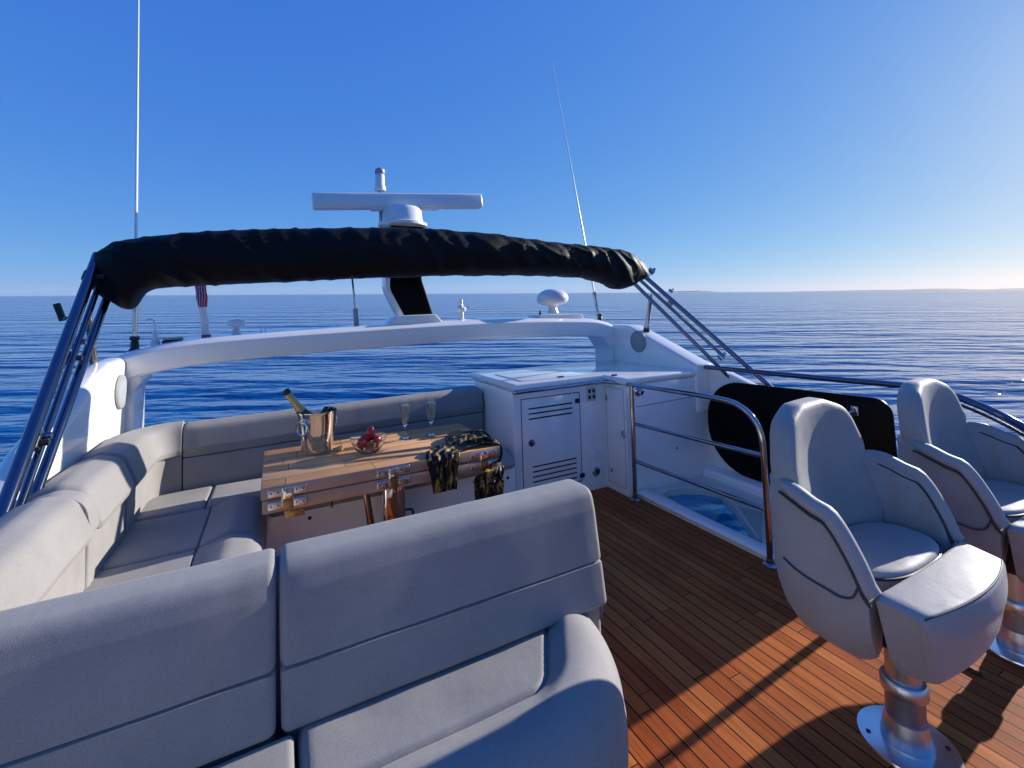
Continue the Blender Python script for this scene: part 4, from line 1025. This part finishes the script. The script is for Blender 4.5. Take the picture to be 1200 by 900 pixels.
    for k in range(m + 1):
        u = -1 + 2 * k / m; u = math.copysign(1 - (1 - abs(u)) ** 1.5, u); bow = .035 * (1 - abs(u) ** 2)
        e = 1 - .10 * max(0, (abs(u) - .93) / .07) ** 2
        yb_ = -.066 - bow * .5; yf_ = -.192 - bow * 1.4; zt = .662 + .010 * (1 - u * u)
        sec_ = rprof([(yb_, .43, .03), (yb_, zt - .006, .012), (yf_, zt - .022, .022), (yf_ - .010, .57, .08), (-.19 - bow * .5, .405, .05), (yb_ - .01, .395, .03)], 5)
        cy_, cz_ = (yb_ + yf_) / 2, .53
        lay.append([Vector((-.008 + .342 * u * (.78 + .22 * min(1, max(0, (q_.y - .40) / .22))) * (1 - .5 * max(0, -.10 - q_.x)), cy_ + (q_.x - cy_) * e, cz_ + (q_.y - cz_) * e)) for q_ in sec_])
    mb = MB(); mb.loft(lay, mat=T_); bo = mb.build('front_bolster', CHAIRV, root, sharp=50)
    ri = max(range(len(lay[m // 2])), key=lambda k_: lay[m // 2][k_].z - lay[m // 2][k_].y * .75)
    mb = MB(); mb.tube([r_[ri] for r_ in lay[1:-1]], .0032, 6, mat=T_); mb.build('seam', SEAM, bo)
    mb = MB(); mb.box(-.16, .16, -.13, .16, .37, .54, .03, 3, mat=T_); mb.build('seat_box', BLACKP, root)
    return root
G = 'pair of helm chairs on pedestals'
make_chair((2.02, .90, 0), rad(1.5), 'nearer grey helm chair on a steel pedestal, its whole base in view', G)
make_chair((3.0, .875, 0), rad(1.5), 'farther grey helm chair cut by the right edge of the photo', G)

# rod on the deck
a = at(1114, 771, z=.008); b_ = at(1150, 791, z=.008); m_ = a.lerp(b_, .45)
o = thing('deck_rod', m_, 'thin silver and black rod lying on the teak between the chairs', 'rod')
mb = MB(); mb.tube([a, m_], .0055, 8); mb.build('shaft', STEEL, o)
mb = MB(); mb.tube([m_, b_], .0075, 8); mb.build('grip', BLACKP, o)

# ------------------------------------------------------------------ sea haze
HZ = 32000.0
me = bpy.data.meshes.new('haze'); z0, z1 = -12.0, 420.0
hv = [(x, y, z) for z in (z0, z1) for y in (-HZ, HZ) for x in (-HZ, HZ)]
me.from_pydata(hv, [], [(0, 2, 3, 1), (4, 5, 7, 6), (0, 1, 5, 4), (2, 6, 7, 3), (0, 4, 6, 2), (1, 3, 7, 5)])
hz_ = bpy.data.materials.new('sea_haze'); hz_.use_nodes = True; hn = hz_.node_tree; hn.nodes.clear()
ho = hn.nodes.new('ShaderNodeOutputMaterial'); pv = hn.nodes.new('ShaderNodeVolumePrincipled')
pv.inputs['Color'].default_value = (.86, .91, 1, 1); pv.inputs['Density'].default_value = 0.9e-5; pv.inputs['Anisotropy'].default_value = .1
hn.links.new(pv.outputs[0], ho.inputs['Volume'])
me.materials.append(hz_); o = bpy.data.objects.new('haze', me); COL.objects.link(o); tag(o, 'thin pale sea haze paling the far coast and horizon', 'haze', kind='stuff')

# ------------------------------------------------------------------ put the boat on the sea
for o in BOAT:
    o.matrix_world = B @ Matrix.Translation(o.location)

# ------------------------------------------------------------------ camera
cam = bpy.data.cameras.new('camera'); co = bpy.data.objects.new('camera', cam); COL.objects.link(co)
cam.sensor_fit = 'HORIZONTAL'; cam.sensor_width = 36; cam.lens = 36 * F / 1200; cam.shift_y = -(450 - CY) / 1200
cam.clip_start = .02; cam.clip_end = 200000
Mc = Matrix((RCW @ Vector((1, 0, 0)), RCW @ Vector((0, 0, 1)), RCW @ Vector((0, -1, 0)))).transposed()
co.matrix_world = Matrix.Translation(CAMW) @ Mc.to_4x4()
sc.camera = co

# ------------------------------------------------------------------ light
sd = (RBW @ Vector((math.cos(rad(3.5)), math.sin(rad(3.5)), .318))).normalized()
el = math.asin(sd.z); az = math.atan2(sd.x, sd.y)
w = bpy.data.worlds.new('World'); sc.world = w; w.use_nodes = True
nt = w.node_tree; nt.nodes.clear()
sky = N(nt, 'ShaderNodeTexSky', sky_type='NISHITA'); sky.sun_disc = False; sky.sun_elevation = el; sky.sun_rotation = az
sky.air_density = .6; sky.dust_density = .3; sky.ozone_density = 6.0; sky.altitude = 0
# the photo's tone curve on the sky: each channel is compressed a little (a graded, saturated rendering of the same sky)
sp_ = N(nt, 'ShaderNodeSeparateColor'); cb_ = N(nt, 'ShaderNodeCombineColor'); L(nt, sky.outputs[0], sp_.inputs[0])
for i, (pw, gain) in enumerate(((.79, .77), (.53, .77), (.16, .90))):
    m0 = N(nt, 'ShaderNodeMath', operation='MULTIPLY'); m0.inputs[1].default_value = .1; L(nt, sp_.outputs[i], m0.inputs[0])
    m1 = N(nt, 'ShaderNodeMath', operation='POWER'); m1.inputs[1].default_value = pw; L(nt, m0.outputs[0], m1.inputs[0])
    m2 = N(nt, 'ShaderNodeMath', operation='MULTIPLY'); m2.inputs[1].default_value = gain * 10; L(nt, m1.outputs[0], m2.inputs[0]); L(nt, m2.outputs[0], cb_.inputs[i])
bg = N(nt, 'ShaderNodeBackground'); bg.inputs['Strength'].default_value = .064
out = N(nt, 'ShaderNodeOutputWorld')
L(nt, cb_.outputs[0], bg.inputs[0]); L(nt, bg.outputs[0], out.inputs[0])
sun = bpy.data.lights.new('sun', 'SUN'); sun.energy = 5.0; sun.angle = rad(.53); sun.color = (1, .955, .89)
so = bpy.data.objects.new('sun', sun); COL.objects.link(so); so.rotation_euler = sd.to_track_quat('Z', 'Y').to_euler()
vs = sc.view_settings; vs.view_transform = 'Standard'; vs.look = 'None'; vs.exposure = .6; vs.gamma = 1; vs.use_curve_mapping = False
sc.cycles.max_bounces = 8; sc.cycles.transmission_bounces = 8; sc.cycles.use_denoising = True
